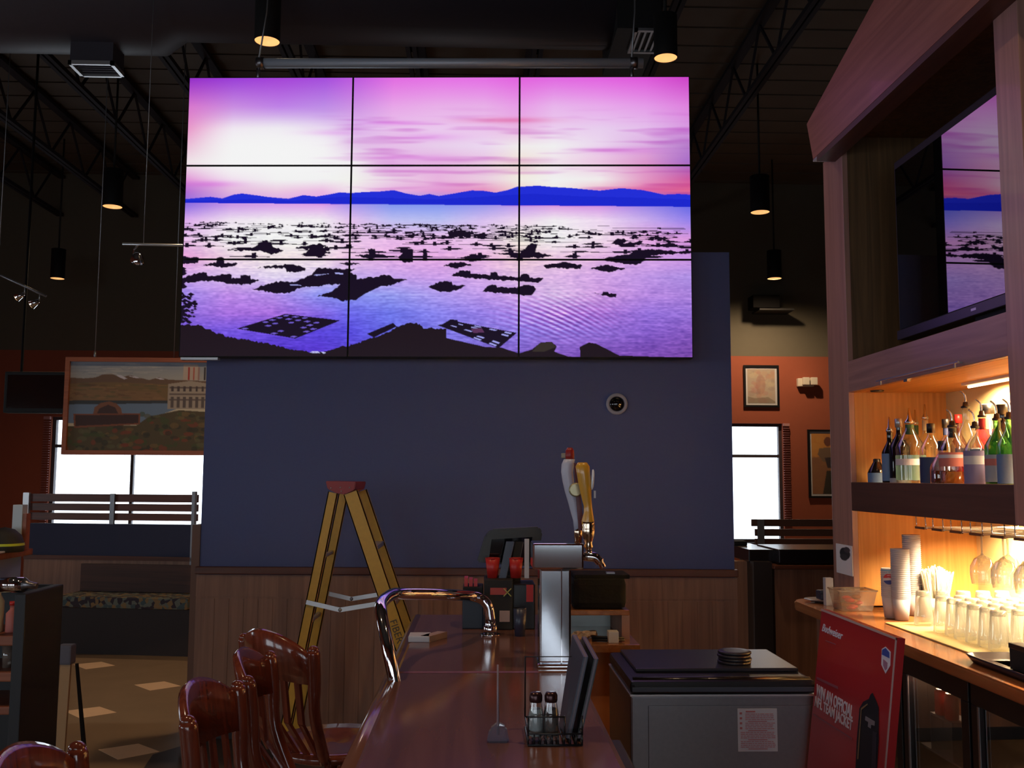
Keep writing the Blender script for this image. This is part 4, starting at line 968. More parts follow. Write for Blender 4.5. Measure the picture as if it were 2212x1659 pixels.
for k, (xa_, xc_, yy, lean, label) in enumerate(((1213, 1252, 1.90, 0.030, 'dark blue drink menu leaning nearest in the wire caddy'), (1240, 1280, 1.90, 0.034, 'black drink menu leaning behind the other one in the wire caddy'))):
    y0 = ya+0.035; xb0 = (1222+22*k-1036)/F*y0; xt0 = xb0+0.006+0.012*k
    t = thing('drink_menu', label, 'menu', (xb0, y0+0.05, ZB+0.004), 0, 'drink menus in the wire caddy')
    h = 0.178-0.004*k
    tl_ = 0.030
    pts = [(xb0, y0, ZB+0.005), (xb0-0.006, y0+0.10, ZB+0.005), (xb0+tl_-0.006, y0+0.13, ZB+h), (xb0+tl_+0.004, y0+0.004, ZB+h-0.022)]
    MB().prism(pts, (0.009, 0, 0)).build('cover', menu_m if k == 0 else blackp, t, w=True)
    MB().prism([tuple(Vector(p)+Vector((0.0025, -0.001, 0))) for p in pts], (0.004, 0, 0)).build('pages', mat('menu_pages', C(120, 110, 118), 0.6) if 'menu_pages' not in MATS else MATS['menu_pages'], t, w=True)

# little card clip with a long stem
b = onZ(1076, 1606, ZB)
t = thing('clip_stand', 'small clear clip stand with a thin upright stem on the near bar', 'stand', (b.x, b.y+0.015, ZB))
mb = MB(); w2 = 0.022
mb.prism([(b.x-w2, b.y, ZB), (b.x+w2, b.y, ZB), (b.x+0.016, b.y+0.01, ZB+0.026), (b.x, b.y+0.012, ZB+0.034), (b.x-0.016, b.y+0.01, ZB+0.022)], (0, 0.022, 0), 0.004)
mb.build('base', glassy('acrylic', (0.85, 0.88, 1, 1), gloss=0.22, rough=0.08, dens=0.25, dcol=(0.5, 0.5, 0.62, 1)), t, w=True)
MB().tube([(b.x, b.y+0.016, ZB+0.012), (b.x-0.001, b.y+0.016, ZB+0.142)], [0.0028, 0.0018], 8).build('stem', mat('stem_grey', C(150, 132, 140), 0.4), t, w=True)

# folded white card on the bar's far left
b = onZ(915, 1384, ZB)
t = thing('folded_card', 'white folded card lying at the far left of the bar', 'card', (b.x, b.y, ZB))
mb = MB(); mb.box((-0.045, -0.03, 0.0), (0.02, 0.05, 0.018), 0.003); mb.build('stack', white_p, t)
mb = MB(); mb.prism([(0.02, -0.03, 0.018), (0.07, 0.06, 0.018), (0.07, 0.06, 0.0), (0.02, -0.03, 0.0)], (-0.03, 0.01, 0)); mb.build('flap', mat('card_beige', C(170, 140, 120), 0.6), t)

# caddies and cups on the far end of the bar
def bx(name, label, cat, x0, y0, x1, y1, Y, m, dep=0.10, z0=None, group=None, bev=0.004):
    A = onY(x0, y0, Y); B = onY(x1, y1, Y); zb2 = B.z if z0 is None else z0
    t = thing(name, label, cat, ((A.x+B.x)/2, Y+dep/2, zb2), 0, group)
    MB().box((A.x, Y, zb2), (B.x, Y+dep, A.z), bev).build('body', m, t, w=True)
    return t, A, B
Y3 = 3.25
teal = mat('dark_teal', C(34, 42, 56), 0.5)
t, A, B = bx('napkin_box', 'dark teal napkin box at the left of the caddies on the bar end', 'box', 999, 1297, 1044, 1365, Y3+0.02, teal, 0.14, ZB)
ztb = A.z
t2, A2, B2 = bx('red_sachet_tray', 'black tray of red sachets on top of the teal napkin box', 'tray', 1000, 1268, 1044, 1297, Y3+0.03, blackm, 0.12, ztb)
for k in range(3): MB().box((A2.x+0.004+k*0.016, Y3+0.045, ztb+0.01), (A2.x+0.016+k*0.016, Y3+0.12, onY(1000, 1249+3*k, Y3+0.04).z)).build('sachet_row', red_p, t2, w=True)
t3, A3, B3 = bx('bar_caddy', 'black bar caddy with a red and yellow label beside the chrome rail', 'caddy', 1046, 1252, 1108, 1368, Y3, blackm, 0.15, ZB)
zc3 = A3.z
L = MB(); a = onY(1059, 1270, Y3-0.002); b = onY(1094, 1285, Y3-0.002); L.box((a.x, Y3-0.0015, b.z), (b.x, Y3, a.z)); L.build('label_patch', mat('label_red', C(180, 60, 46), 0.5), t3, w=True)
a = onY(1088, 1271, Y3); b = onY(1104, 1288, Y3); mb = MB(); mb.bar((a.x, Y3-0.002, a.z), (b.x, Y3-0.002, b.z), 0.003, 0.003); mb.bar((b.x, Y3-0.002, a.z), (a.x, Y3-0.002, b.z), 0.003, 0.003); mb.build('cross_mark', mat('mark_yellow', C(190, 180, 90), 0.5), t3, w=True)
a = onY(1079, 1319, Y3); b = onY(1101, 1343, Y3); MB().box((a.x, Y3-0.003, b.z), (b.x, Y3, a.z)).build('beige_card', mat('beige_card', C(180, 150, 140), 0.6), t3, w=True)
for k, (xc, lab) in enumerate(((1064, 'left red cup standing in the bar caddy'), (1114, 'right red cup standing in the bar caddy'))):
    yy = Y3+0.06; p = onY(xc, 1250, yy); q = onY(xc, 1205, yy); r_ = 17/F*yy*0.5*2*0.5*2*0.5+0.008
    tt = thing('red_cup', lab, 'cup', (p.x, yy, zc3), 0, 'red cups in the bar caddy')
    MB().lathe([(0.017, 0), (0.025, q.z-zc3), (0.0235, q.z-zc3), (0.016, 0.004)], seg=20, cap1=False).build('cup_body', red_p, tt)
    MB().lathe([(0.025, q.z-zc3-0.002), (0.0262, q.z-zc3), (0.0235, q.z-zc3)], seg=20, cap0=False, cap1=False).build('rim', red_p, tt)
t4, A4, B4 = bx('black_caddy', 'tall black caddy right of the labelled one, against the beer tower', 'caddy', 1109, 1262, 1156, 1368, Y3+0.01, blackp, 0.14, ZB)
MB().box(tuple(onY(1137, 1300, Y3+0.005)), (onY(1152, 1300, Y3).x, Y3+0.01, onY(1150, 1264, Y3).z)).build('red_card', red_p, t4, w=True)
q = onZ(1123, 1374, ZB); tt = thing('dark_tumbler', 'dark tumbler standing in front of the black caddies', 'cup', (q.x, q.y, ZB))
MB().lathe([(0.016, 0), (0.021, 0.085), (0.019, 0.085), (0.015, 0.004)], seg=20, cap1=False).build('cup_body', menu_m, tt)
MB().lathe([(0.019, 0.083), (0.0215, 0.087), (0.0185, 0.087)], seg=20, cap0=False, cap1=False).build('rim', blackp, tt)
for k, (pa, pb, dd, lab) in enumerate(((( 1102, 1170), (1085, 1252), 0.020, 'dark grey menu leaning between the two red cups'), ((1122, 1170), (1108, 1252), 0.09, 'black menu standing behind the grey menu'))):
    yy = Y3+dd+0.03; a = onY(*pa, yy); b = onY(*pb, yy); b.z = zc3
    tt = thing('tall_menu', lab, 'menu', b, 0, 'menus in the bar caddy')
    MB().prism([(b.x-0.012, yy, zc3), (b.x+0.012, yy, zc3), (a.x+0.013, yy, a.z), (a.x-0.013, yy, a.z)], (0, 0.008, 0)).build('cover', menu_m if k == 0 else blackm, tt, w=True)
    MB().prism([(b.x-0.010, yy+0.002, zc3), (b.x+0.013, yy+0.002, zc3), (a.x+0.0145, yy+0.002, a.z-0.002), (a.x-0.010, yy+0.002, a.z-0.002)], (0, 0.004, 0)).build('pages', MATS['menu_pages'], tt, w=True)
tt = thing('white_card', 'upright white card at the left of the beer tower head', 'card', (onY(1138, 1208, Y3+0.04).x, Y3+0.04, zc3))
MB().box((onY(1133, 1208, Y3+0.04).x, Y3+0.04, zc3), (onY(1143, 1208, Y3+0.04).x, Y3+0.046, onY(1133, 1164, Y3+0.04).z), 0.001).build('sheet', white_p, tt, w=True)
# curved dark till screen behind
yy = 3.40
tt = thing('till_monitor', 'dark hooded till monitor behind the caddies at the bar end', 'monitor', (onY(1100, 1300, yy).x, yy, ZB))
pts = [onY(1030, 1215, yy), onY(1048, 1156, yy), onY(1062, 1143, yy), onY(1165, 1138, yy), onY(1172, 1150, yy), onY(1160, 1225, yy)]
MB().prism(pts, (0, 0.05, 0), 0.006).build('hood', mat('till_olive', C(40, 38, 36), 0.45), tt, w=True)
pts = [onY(1055, 1215, yy-0.002), onY(1062, 1165, yy-0.002), onY(1150, 1160, yy-0.002), onY(1145, 1215, yy-0.002)]
MB().prism(pts, (0, 0.004, 0)).build('screen', glossblack, tt, w=True)
MB().box((onY(1085, 1300, yy).x, yy+0.01, ZB), (onY(1125, 1300, yy).x, yy+0.05, onY(1100, 1215, yy).z)).build('stand', blackm, tt, w=True)

# work shelf behind the tower, with the black bag and clutter
YS = 3.75
zsh = onY(1300, 1318, YS).z; xs0 = onY(1215, 1318, YS).x; xs1 = onY(1360, 1318, YS).x
zlo = onY(1300, 1381, YS).z
t = thing('work_shelf', 'open wooden work shelf with steel back standing behind the beer tower', 'shelf', ((xs0+xs1)/2, YS+0.1, 0))
MB().box((xs0, YS, zsh-0.02), (xs1, YS+0.35, zsh), 0.003).build('shelf_board', counter_w, t, w=True)
MB().box((xs0, YS-0.12, zlo-0.03), (xs1+0.02, YS+0.35, zlo), 0.003).build('shelf_board', counter_w, t, w=True)
MB().box((xs0, YS+0.33, zlo), (xs1, YS+0.35, zsh-0.02)).build('back_plate', mat('greasy_steel', (0.34, 0.36, 0.34, 1), 0.35, 0.8), t, w=True)
MB().box((xs1-0.03, YS, zlo), (xs1, YS+0.33, zsh-0.02)).build('side_panel', wain, t, w=True)
MB().box((xs0, YS-0.05, 0), (xs1, YS+0.33, zlo-0.03)).build('front_panel', wood('drawer_wood', C(186, 112, 62), C(206, 130, 76), 0.5, 'Z', 0.5), t, w=True)
a = onY(1237, 1250, YS); b = onY(1362, 1312, YS)
t = thing('black_bag', 'soft black bag lying on the work shelf behind the beer tower', 'bag', ((a.x+b.x)/2, YS+0.12, zsh))
mb = MB(); w_, h_, d_ = b.x-a.x, a.z-zsh, 0.24
g = []
mb.box((a.x, YS+0.01, zsh+0.001), (b.x-0.012, YS+0.01+d_, a.z), 0.025); mb.build('bag_body', mat('bag_black', C(8, 7, 9), 0.9, spec=0.2, bump=0.5, nscale=30), t, w=True)
MB().box((a.x+0.01, YS+0.03, a.z-0.004), (b.x+0.004, YS+d_-0.03, a.z+0.012), 0.005).build('flap', MATS['bag_black'], t, w=True)
MB().box((onY(1315, 1246, YS).x, YS+0.06, a.z+0.012), (onY(1333, 1246, YS).x, YS+0.09, a.z+0.018)).build('buckle', dsteel, t, w=True)
a = onY(1314, 1364, YS-0.08); b = onY(1336, 1378, YS-0.08)
t = thing('cream_box', 'tiny cream box on the lower work shelf', 'box', ((a.x+b.x)/2, YS-0.06, zlo)); MB().box((a.x, YS-0.09, zlo), (b.x, YS-0.04, a.z), 0.002).build('carton', ivory, t, w=True)
rc = random.Random(5)
for k, (xx, yy_) in enumerate(((1246, 1352), (1258, 1362), (1268, 1358), (1280, 1366))):
    p = onY(xx, 1380, YS-0.05+0.02*k); w3 = 0.018
    t = thing('crumpled_paper', ['leftmost crumpled paper on the lower work shelf', 'crumpled paper with torn corner second from left on the lower shelf', 'crumpled cream paper third from left on the lower shelf', 'small crumpled paper rightmost of the four on the lower shelf'][k], 'paper', (p.x, YS-0.05+0.03*k, zlo), 0, 'crumpled papers on the lower work shelf')
    mb = MB(); mb.lathe([(0.4*w3, 0.0), (w3, 0.01), (0.9*w3, 0.024), (0.45*w3, 0.036-0.004*k)], seg=9)
    for v in mb.bm.verts: v.co += Vector((rc.uniform(-.007, .007), rc.uniform(-.007, .007), rc.uniform(0, .004)))
    for f in mb.bm.faces: f.smooth = False
    mb.build('paper', mat('kraft', C(196, 170, 140), 0.8) if 'kraft' not in MATS else MATS['kraft'], t)
a = onZ(1300, 1376, zlo); t = thing('dark_tongs', 'black tongs lying along the lower work shelf', 'tongs', (a.x, YS-0.07, zlo))
MB().tube([(-0.05, 0.02, 0.006), (0.07, 0.0, 0.008)], [0.006, 0.004], 8).build('arm', blackp, t); MB().tube([(-0.05, 0.025, 0.016), (0.07, 0.01, 0.014)], [0.006, 0.004], 8).build('arm', blackp, t)

# chest cooler
Yc0 = 2.90
A = onY(1362, 1500, Yc0); Bq = onY(1762, 1500, Yc0); zt2 = A.z; yb2 = Yc0+0.47
cl_ = thing('ice_chest', 'brushed steel chest cooler with a black sliding lid behind the bar', 'cooler', ((A.x+Bq.x)/2, (Yc0+yb2)/2, 0))
x0, x1 = A.x, Bq.x
MB().box((x0, Yc0, 0.08), (x1, yb2, zt2-0.005), 0.006).build('body', steel, cl_, w=True)
MB().box((x0+0.03, Yc0+0.03, 0.0), (x1-0.03, yb2-0.03, 0.08)).build('base', blackm, cl_, w=True)
MB().box((x0-0.002, Yc0-0.004, zt2-0.006), (x1+0.002, yb2+0.002, zt2), 0.001).build('top_trim', alu, cl_, w=True)
pa = onY(1400, 1530, Yc0).x
MB().box((pa, Yc0-0.004, 0.12), (x1-0.012, Yc0, zt2-0.032), 0.0015).build('front_panel', steel, cl_, w=True)
zl2 = onY(1500, 1470, Yc0).z
MB().box((x0+0.0, Yc0-0.006, zt2+0.001), (x1, yb2, zl2), 0.012).build('lid', blackp, cl_, w=True)
mb = MB(); mb.box((x0+0.035, Yc0+0.12, zl2), (x1-0.01, yb2-0.02, zl2+0.012), 0.004); mb.build('lid_panel', mat('lid_inner', C(44, 44, 54), 0.3), cl_, w=True)
MB().tube([(x0+0.01, Yc0+0.02, zl2-0.004), (x1-0.01, Yc0+0.02, zl2-0.004)], 0.011, 12).build('lid_edge', mat('lid_edge', C(28, 22, 22), 0.2), cl_, w=True)
MB().box((x0+0.004, Yc0-0.009, zt2+0.008), (x1-0.006, Yc0-0.005, zl2-0.018), 0.001).build('front_gasket', mat('gasket', C(70, 76, 92), 0.35), cl_, w=True)
a = onY(1593, 1531, Yc0-0.006); b = onY(1680, 1623, Yc0-0.006)
pl = MB().box((a.x, Yc0-0.0065, b.z), (b.x, Yc0-0.004, a.z), 0.0).build('warning_label', mat('label_white', C(205, 205, 215), 0.5), cl_, w=True)
rl = random.Random(2); mb = MB(); y = a.z-0.006; lw_ = b.x-a.x
mb.box((a.x+0.024, Yc0-0.0072, y-0.004), (a.x+0.052, Yc0-0.0065, y)); y -= 0.008; i = 0
while y > b.z+0.008:
    if i % 5 == 4: mb.box((a.x+0.03, Yc0-0.0072, y-0.0022), (b.x-0.03, Yc0-0.0065, y))
    else:
        x = a.x+(0.022 if i < 9 else 0.008)
        while x < b.x-0.012: w3 = rl.uniform(0.004, 0.014); mb.box((x, Yc0-0.0072, y-0.0018), (min(x+w3, b.x-0.006), Yc0-0.0065, y)); x += w3+0.002
    y -= 0.0052; i += 1
for k in range(4): mb.box((a.x+0.006, Yc0-0.0072, a.z-0.016-k*0.014), (a.x+0.013, Yc0-0.0065, a.z-0.010-k*0.014))
mb.build('label_print', mat('label_ink', C(186, 110, 112), 0.6), pl, w=True)
c = onZ(1586, 1432, zl2+0.012); rr = 35/F*c.y
for k in range(4):
    t = thing('round_coaster', ['lowest dark round coaster in the pile on the cooler lid', 'second dark round coaster from below on the cooler lid', 'third dark round coaster from below on the cooler lid', 'topmost dark round coaster on the cooler lid'][k], 'coaster', (c.x+0.003*(k % 2), c.y+0.002*k, zl2+0.012+k*0.0095), 0, 'pile of round coasters on the cooler lid')
    MB().lathe([(rr*0.94, 0), (rr, 0.002), (rr, 0.007), (rr*0.95, 0.009), (rr*0.6, 0.0085)], seg=32).build('disc', mat('coaster_dark', C(38, 32, 40), 0.4) if 'coaster_dark' not in MATS else MATS['coaster_dark'], t)

# ------------------------------------------------------------------ stepladder
YL = 4.9; YL2 = YL+0.42
def Lp(x, y, Y=YL): return onY(x, y, Y)
ld = thing('stepladder', 'open yellow stepladder with a red top cap before the blue wall', 'ladder', Vector((Lp(740, 1300).x, YL+0.2, 0)))
def toground(p, q):
    t_ = p.z/(p.z-q.z); return p+(q-p)*t_
def rail(pt, pb, Y, w, d, m, nm='rail'):
    p = Lp(*pt, YL); q = Lp(*pb, YL); g_ = toground(p, q); p.y = Y; g_.y = Y
    mb = MB(); sg = Vector(((g_-p).z, 0, -(g_-p).x)).normalized()
    # C-channel: web and two flanges
    if sg.x < 0: sg = -sg
    for (o0, o1, y0, y1) in ((-w/2, w/2, 0, 0.006), (-w/2, -w/2+0.005, 0, d), (w/2-0.005, w/2, 0, d)):
        mb.prism([p+sg*o0+Vector((0, y0, 0)), p+sg*o1+Vector((0, y0, 0)), g_+sg*o1+Vector((0, y0, 0)), g_+sg*o0+Vector((0, y0, 0))], (0, y1-y0, 0))
    o = mb.build(nm, m, ld, w=True)
    MB().prism([g_+sg*(-w/2-.004)+Vector((0, -.004, 0)), g_+sg*(w/2+.004)+Vector((0, -.004, 0)), g_+sg*(w/2+.004)+Vector((0, -.004, .06)), g_+sg*(-w/2-.004)+Vector((0, -.004, .06))], (0, d+.01, 0)).build('foot', blackp, o, w=True)
    return p, g_, sg
F1 = rail((719, 1064), (650, 1404), YL, 0.048, 0.03, yellow_f, 'rear_rail'); F2 = rail((719, 1064), (650, 1404), YL2-0.03, 0.048, 0.03, yellow_f, 'rear_rail')
R1 = rail((757, 1064), (873, 1410), YL, 0.072, 0.03, yellow_f, 'front_rail'); R2 = rail((757, 1064), (873, 1410), YL2-0.03, 0.072, 0.03, yellow_f, 'front_rail')
a = [Lp(704, 1039), Lp(770, 1041), Lp(766, 1058), Lp(745, 1068), Lp(728, 1066), Lp(708, 1056)]
MB().prism([Vector((p.x, YL-0.012, p.z)) for p in a], (0, 0.43, 0), 0.004).build('top_cap', mat('cap_red', C(150, 40, 40), 0.45), ld, w=True)
mb = MB()
for (x, y) in ((716, 1054), (736, 1053), (756, 1053), (738, 1061)): p = Lp(x, y); mb.ball((p.x, YL-0.013, p.z), 0.0035, 8)
mb.build('rivet', alu, ld, w=True)
for k in range(1, 6):
    f = k/5.4; p = R1[0]+(R1[1]-R1[0])*f
    MB().box((p.x-0.035, YL+0.006, p.z-0.012), (p.x+0.035, YL2-0.006, p.z+0.012), 0.003).build('step', yellow_f if False else alu, ld, w=True)
for k in range(1, 5):
    f = k/4.6; p = F1[0]+(F1[1]-F1[0])*f
    MB().tube([(p.x, YL+0.006, p.z), (p.x, YL2-0.006, p.z)], 0.012, 8).build('rear_brace', alu, ld, w=True)
for Y in (YL-0.008, YL2+0.003):
    p0, p1, p2 = Lp(662, 1300), Lp(735, 1317), Lp(838, 1300)
    for q in (p0, p1, p2): q.y = Y
    mb = MB(); mb.bar(p0, p1, 0.005, 0.022); mb.bar(p1, p2, 0.005, 0.022); s_ = mb.build('spreader', alu, ld, w=True)
    MB().ball(p1, 0.010, 10).build('hinge_pin', dsteel, s_, w=True)
sg = R1[2]; dirr = (R1[1]-R1[0]).normalized(); st = R1[0]+dirr*0.66+Vector((0, -0.0015, 0))
lettering('rail_lettering', 'FIBERGLASS', 0.05, mat('ladder_ink', C(84, 78, 62), 0.6), ld, st-sg*0.018, dirr, dirr.cross(Vector((0, 1, 0))) if dirr.cross(Vector((0, 1, 0))).dot(sg) > 0 else -dirr.cross(Vector((0, 1, 0))))

# ------------------------------------------------------------------ bar stools
def stool_parts(t):
    W2 = 0.165; xb = -0.19
    def backpt(y, h):     # bowed back, leaning away
        return Vector((xb-0.05*(h-0.76)/0.35-0.045*(1-(y/W2)**2), y, h))
    # seat
    MB().lathe([(0.17, 0), (0.20, 0.012), (0.195, 0.034), (0.15, 0.030), (0.0001, 0.024)], (0, 0, 0.72), 28, cap1=False).build('seat', chair_w, t)
    for sx in (-1, 1):
        for sy in (-1, 1):
            MB().tube([(sx*0.12, sy*0.12, 0.725), (sx*0.15, sy*0.15, 0.4), (sx*0.18, sy*0.18, 0.0)], [0.019, 0.022, 0.015], 12).build('leg', chair_w, t)
    for z, r in ((0.25, 0.165), (0.40, 0.152)):
        for a_, b_ in (((-1, -1), (1, -1)), ((-1, 1), (1, 1)), ((1, -1), (1, 1)), ((-1, -1), (-1, 1))):
            if z == 0.40 and a_[0] == b_[0]: continue
            MB().tube([(a_[0]*r, a_[1]*r, z), (b_[0]*r, b_[1]*r, z)], 0.011, 10).build('stretcher', chair_w, t)
    for s_ in (-1, 1):
        pts = [Vector((-0.15, s_*0.13, 0.74)), backpt(s_*W2*0.95, 0.88), backpt(s_*W2, 1.0), backpt(s_*W2*1.02, 1.075)]
        mb = MB(); mb.tube(smooth(pts, 5), [0.017]*8+[0.019]*7+[0.016], 12); mb.ball(pts[-1], 0.016, 12, 0.8); mb.build('back_post', chair_w, t)
    # arched crest rail
    mb = MB(); N = 16; rings = []
    for i in range(N+1):
        y = -W2*0.97+2*W2*0.97*i/N; u = 1-(y/W2)**2; ht = 1.045+0.075*max(0, u)**0.7; hb_ = 0.975+0.01*u
        b_ = backpt(y, hb_); tp = backpt(y, ht); w3 = 0.012
        rings.append([mb.bm.verts.new(v) for v in (b_+Vector((w3, 0, 0)), tp+Vector((w3, 0, -0.006)), tp+Vector((0, 0, 0.004)), tp+Vector((-w3, 0, -0.006)), b_+Vector((-w3, 0, 0)))])
    for i in range(N):
        for k in range(5): mb.face([rings[i][k], rings[i][(k+1) % 5], rings[i+1][(k+1) % 5], rings[i+1][k]], True)
    mb.face(rings[0][::-1]); mb.face(rings[-1]); mb.build('crest_rail', chair_w, t)
    for k in range(6):
        y = -0.115+0.046*k; p0 = Vector((-0.165+0.02*abs(k-2.5)/2.5, y*0.85, 0.74)); p1 = backpt(y, 0.86); p2 = backpt(y, 0.985)
        mb = MB(); 
        for a_, b_ in ((p0, p1), (p1, p2)): mb.bar(a_, b_, 0.024, 0.009, up=(1, 0, 0.01))
        mb.build('back_slat', chair_w, t)
proto = thing('bar_stool', 'nearest glossy red-brown bar stool at the bar, low-arched back toward the camera', 'chair', (-0.345, 2.20, 0), math.radians(-3), 'wooden bar stools')
stool_parts(proto)
bpy.context.view_layer.update()
dup(proto, (-0.335, 2.62, 0), math.radians(3), 'second bar stool along the bar, just behind the nearest one')
dup(proto, (-0.44, 3.14, 0), math.radians(48), 'turned bar stool farthest down the bar, in front of the wood panelling')
dup(proto, (-0.49, 1.69, 0), math.radians(2), 'bar stool at the bottom left corner of the photo, only its arched top showing')
# ------------------------------------------------------------------ back bar
XF = 1.90; YFAR = 4.94; YPOST = 5.22; YN = 3.41
def onF(x, y): return onX(x, y, XF)
zsb = onF(1849, 1104).z; zst = onF(1847, 1041.6).z; zrb = onF(1844.5, 845).z; zrt = onF(1843, 777).z; ztr = onF(1830, 306).z
ZTOP = 3.40
bb = thing('back_bar_cabinet', 'tall wooden back bar cabinet with bottle shelf, television niche and gabled crown', 'cabinet', (2.2, 4.3, 0))
XBK = 2.46
MB().box((XF, YFAR, 0.93), (XF+0.03, YPOST, ZTOP), 0.003).build('post', facew, bb, w=True)
MB().box((XF-0.005, YN-0.16, zsb), (XF+0.06, YN, ZTOP), 0.003).build('post', facew, bb, w=True)
MB().box((XF, 1.6, ztr), (XF+0.03, YPOST, ZTOP), 0.003).build('top_rail', facewy, bb, w=True)
MB().box((XF, 1.6, zrb), (XF+0.03, YFAR, zrt), 0.003).build('television_rail', facewy, bb, w=True)
MB().box((XF, 1.6, zsb), (XF+0.03, YFAR, zst), 0.003).build('shelf_fascia', wood('fascia_dark', C(74, 48, 38), C(92, 60, 48), 0.5, 'Y', 0.8), bb, w=True)
MB().box((XF+0.03, YFAR, 0.93), (XBK+0.2, YPOST, zrb+0.0)).build('end_panel', oak, bb, w=True)
MB().box((XF+0.03, YFAR, zrb), (XBK+0.2, YPOST, ZTOP)).build('end_panel', nichew, bb, w=True, label='dark brown upper end panel')
MB().box((XF+0.03, 1.6, zst-0.05), (XBK, YFAR, zst-0.025)).build('bottle_shelf', oak_y, bb, w=True)
MB().box((XF+0.03, 1.6, zsb+0.02), (XBK, YFAR, zsb+0.04)).build('rack_board', oak_y, bb, w=True)
MB().box((XF+0.03, 1.6, zrb+0.0), (XBK, YFAR, zrb+0.02)).build('niche_ceiling', oak_y, bb, w=True)
MB().box((XBK-0.05, 1.6, zst-0.025), (XBK, YFAR, zrb)).build('back_panel', mat('cream_back', C(222, 196, 140), 0.6), bb, w=True)
MB().box((XBK+0.08, 1.6, 0.93), (XBK+0.12, YFAR, zsb+0.02)).build('back_panel', MATS['cream_back'], bb, w=True)
MB().box((XBK, 1.6, zrb+0.02), (XBK+0.05, YFAR, ZTOP)).build('back_panel', nichew, bb, w=True)
MB().box((XF+0.03, 1.6, ZTOP-0.03), (XBK, YFAR, ZTOP)).build('niche_ceiling', nichew, bb, w=True)
# gabled crown, standing forward of the face
XC = 1.80
lo0 = onX(1756, 345, XC); up0 = onX(1742, 268, XC); up1 = onX(1885, 0, XC)
sl_ = (up1.z-up0.z)/(up1.y-up0.y); ye = lo0.y
pk = 2.6; zpk = up0.z+sl_*(pk-ye)
crown = [(XC, ye, lo0.z), (XC, up0.y, up0.z), (XC, pk, zpk), (XC, 1.4, zpk-0.35), (XC, 1.4, lo0.z)]
crm = wood('crown_wood', C(156, 100, 84), C(184, 122, 104), 0.42, 'Y', 0.6, coat=0.1)
MB().prism(crown, (0.10, 0, 0), 0.003).build('crown', crm, bb, w=True)
MB().box((XC+0.0, 1.4, lo0.z-0.03), (XF, ye-0.06, lo0.z)).build('crown_molding', wood('molding_dark', C(70, 44, 34), C(90, 58, 44), 0.5, 'Y', 0.8), bb, w=True)
MB().box((XC, ye-0.06, lo0.z-0.012), (XF, ye+0.0, lo0.z), 0.001).build('corner_plate', alu, bb, w=True)
# slim chrome bar and catch on the television rail
a = onX(1893, 824, XF-0.03); b = onX(2070, 776, XF-0.03)
br = MB().bar((XF-0.03, a.y, a.z), (XF-0.03, b.y, a.z), 0.006, 0.006)
for p in (a.y-0.05, b.y+0.03): br.bar((XF-0.03, p, a.z), (XF, p, a.z), 0.006, 0.006); br.bar((XF-0.03, p, a.z), (XF-0.03, p, a.z-0.02), 0.006, 0.006)
br.build('rail_bar', dsteel, bb, w=True)
p = onX(1959, 823, XF); MB().box((XF-0.006, p.y-0.015, zrb-0.012), (XF+0.01, p.y+0.02, zrb+0.0)).build('catch', chrome, bb, w=True)
# television in the niche
XT = 2.018
t = thing('niche_television', 'large dark glossy television in the cabinet niche mirroring the sunset picture', 'television', (XT+0.04, 4.2, zrt))
y1 = onX(1937, 600, XT).y-0.01; zt0 = onX(2030, 282, XT).z; zt0 = onX(1940, 345, XT).z
za = zrt+0.06
MB().box((XT, 2.6, za), (XT+0.07, y1, zt0), 0.006).build('housing', blackm, t, w=True)
tvg = mat('tv_glass', C(6, 6, 8), 0.015, spec=1.0, coat=1.0)
MATS['tv_glass'].node_tree.nodes['Principled BSDF'].inputs['IOR'].default_value = 1.9; MATS['tv_glass'].node_tree.nodes['Principled BSDF'].inputs['Coat Roughness'].default_value = 0.012
MB().box((XT-0.004, 2.64, za+0.05), (XT-0.0005, y1-0.02, zt0-0.04)).build('screen', tvg, t, w=True)
MB().box((XT-0.012, 2.6, za), (XT, y1, za+0.045), 0.003).build('bottom_bezel', mat('bezel_grey', C(46, 44, 52), 0.3), t, w=True)
MB().box((XT-0.0125, onX(2110, 692, XT).y-0.02, za+0.02), (XT-0.012, onX(2110, 692, XT).y+0.02, za+0.03)).build('logo', alu, t, w=True)
MB().box((XT+0.02, 3.4, zrt-0.3+0.3), (XT+0.30, 3.9, za+0.1)).build('stand', blackm, t, w=True)
# niche lamps (warm tubes under the shelf boards)
def tube_lamp(label, x, z, y0, y1, w, aim=0.55, grp='warm tube lamps inside the back bar'):
    t = thing('tube_lamp', label, 'light', (x, (y0+y1)/2, z-0.02), 0, grp)
    MB().box((x-0.03, y0, z-0.012), (x+0.03, y1, z)).build('housing', ivory, t, w=True)
    MB().tube([(x, y0+0.01, z-0.018), (x, y1-0.01, z-0.018)], 0.006, 8).build('tube', emis('tube_glow', (1.0, 0.72, 0.42, 1), 6.0) if 'tube_glow' not in MATS else MATS['tube_glow'], t, w=True)
    area('tube_light', (x, (y0+y1)/2, z-0.03), (0, 0, -1), 0.05, y1-y0, (1.0, 0.72, 0.40), w, 150).rotation_euler = (0, -math.atan(aim), 0)
tube_lamp('warm tube lamp under the television rail behind the bottles', 2.26, zrb, 2.6, 4.42, 170, 0.4)
tube_lamp('warm tube lamp under the bottle shelf above the glasses', 2.36, zsb+0.02, 2.6, 4.50, 250, 0.1)
# puck light on niche ceiling
p = onX(1865, 857, 1.96)
mb = MB(); mb.lathe([(0.03, -0.008), (0.034, 0)], (2.0, 4.82, zrb), 20); tag(recenter(mb.build('puck_light', blackp)), 'small dark round puck fitting under the niche top, far left corner', 'light')

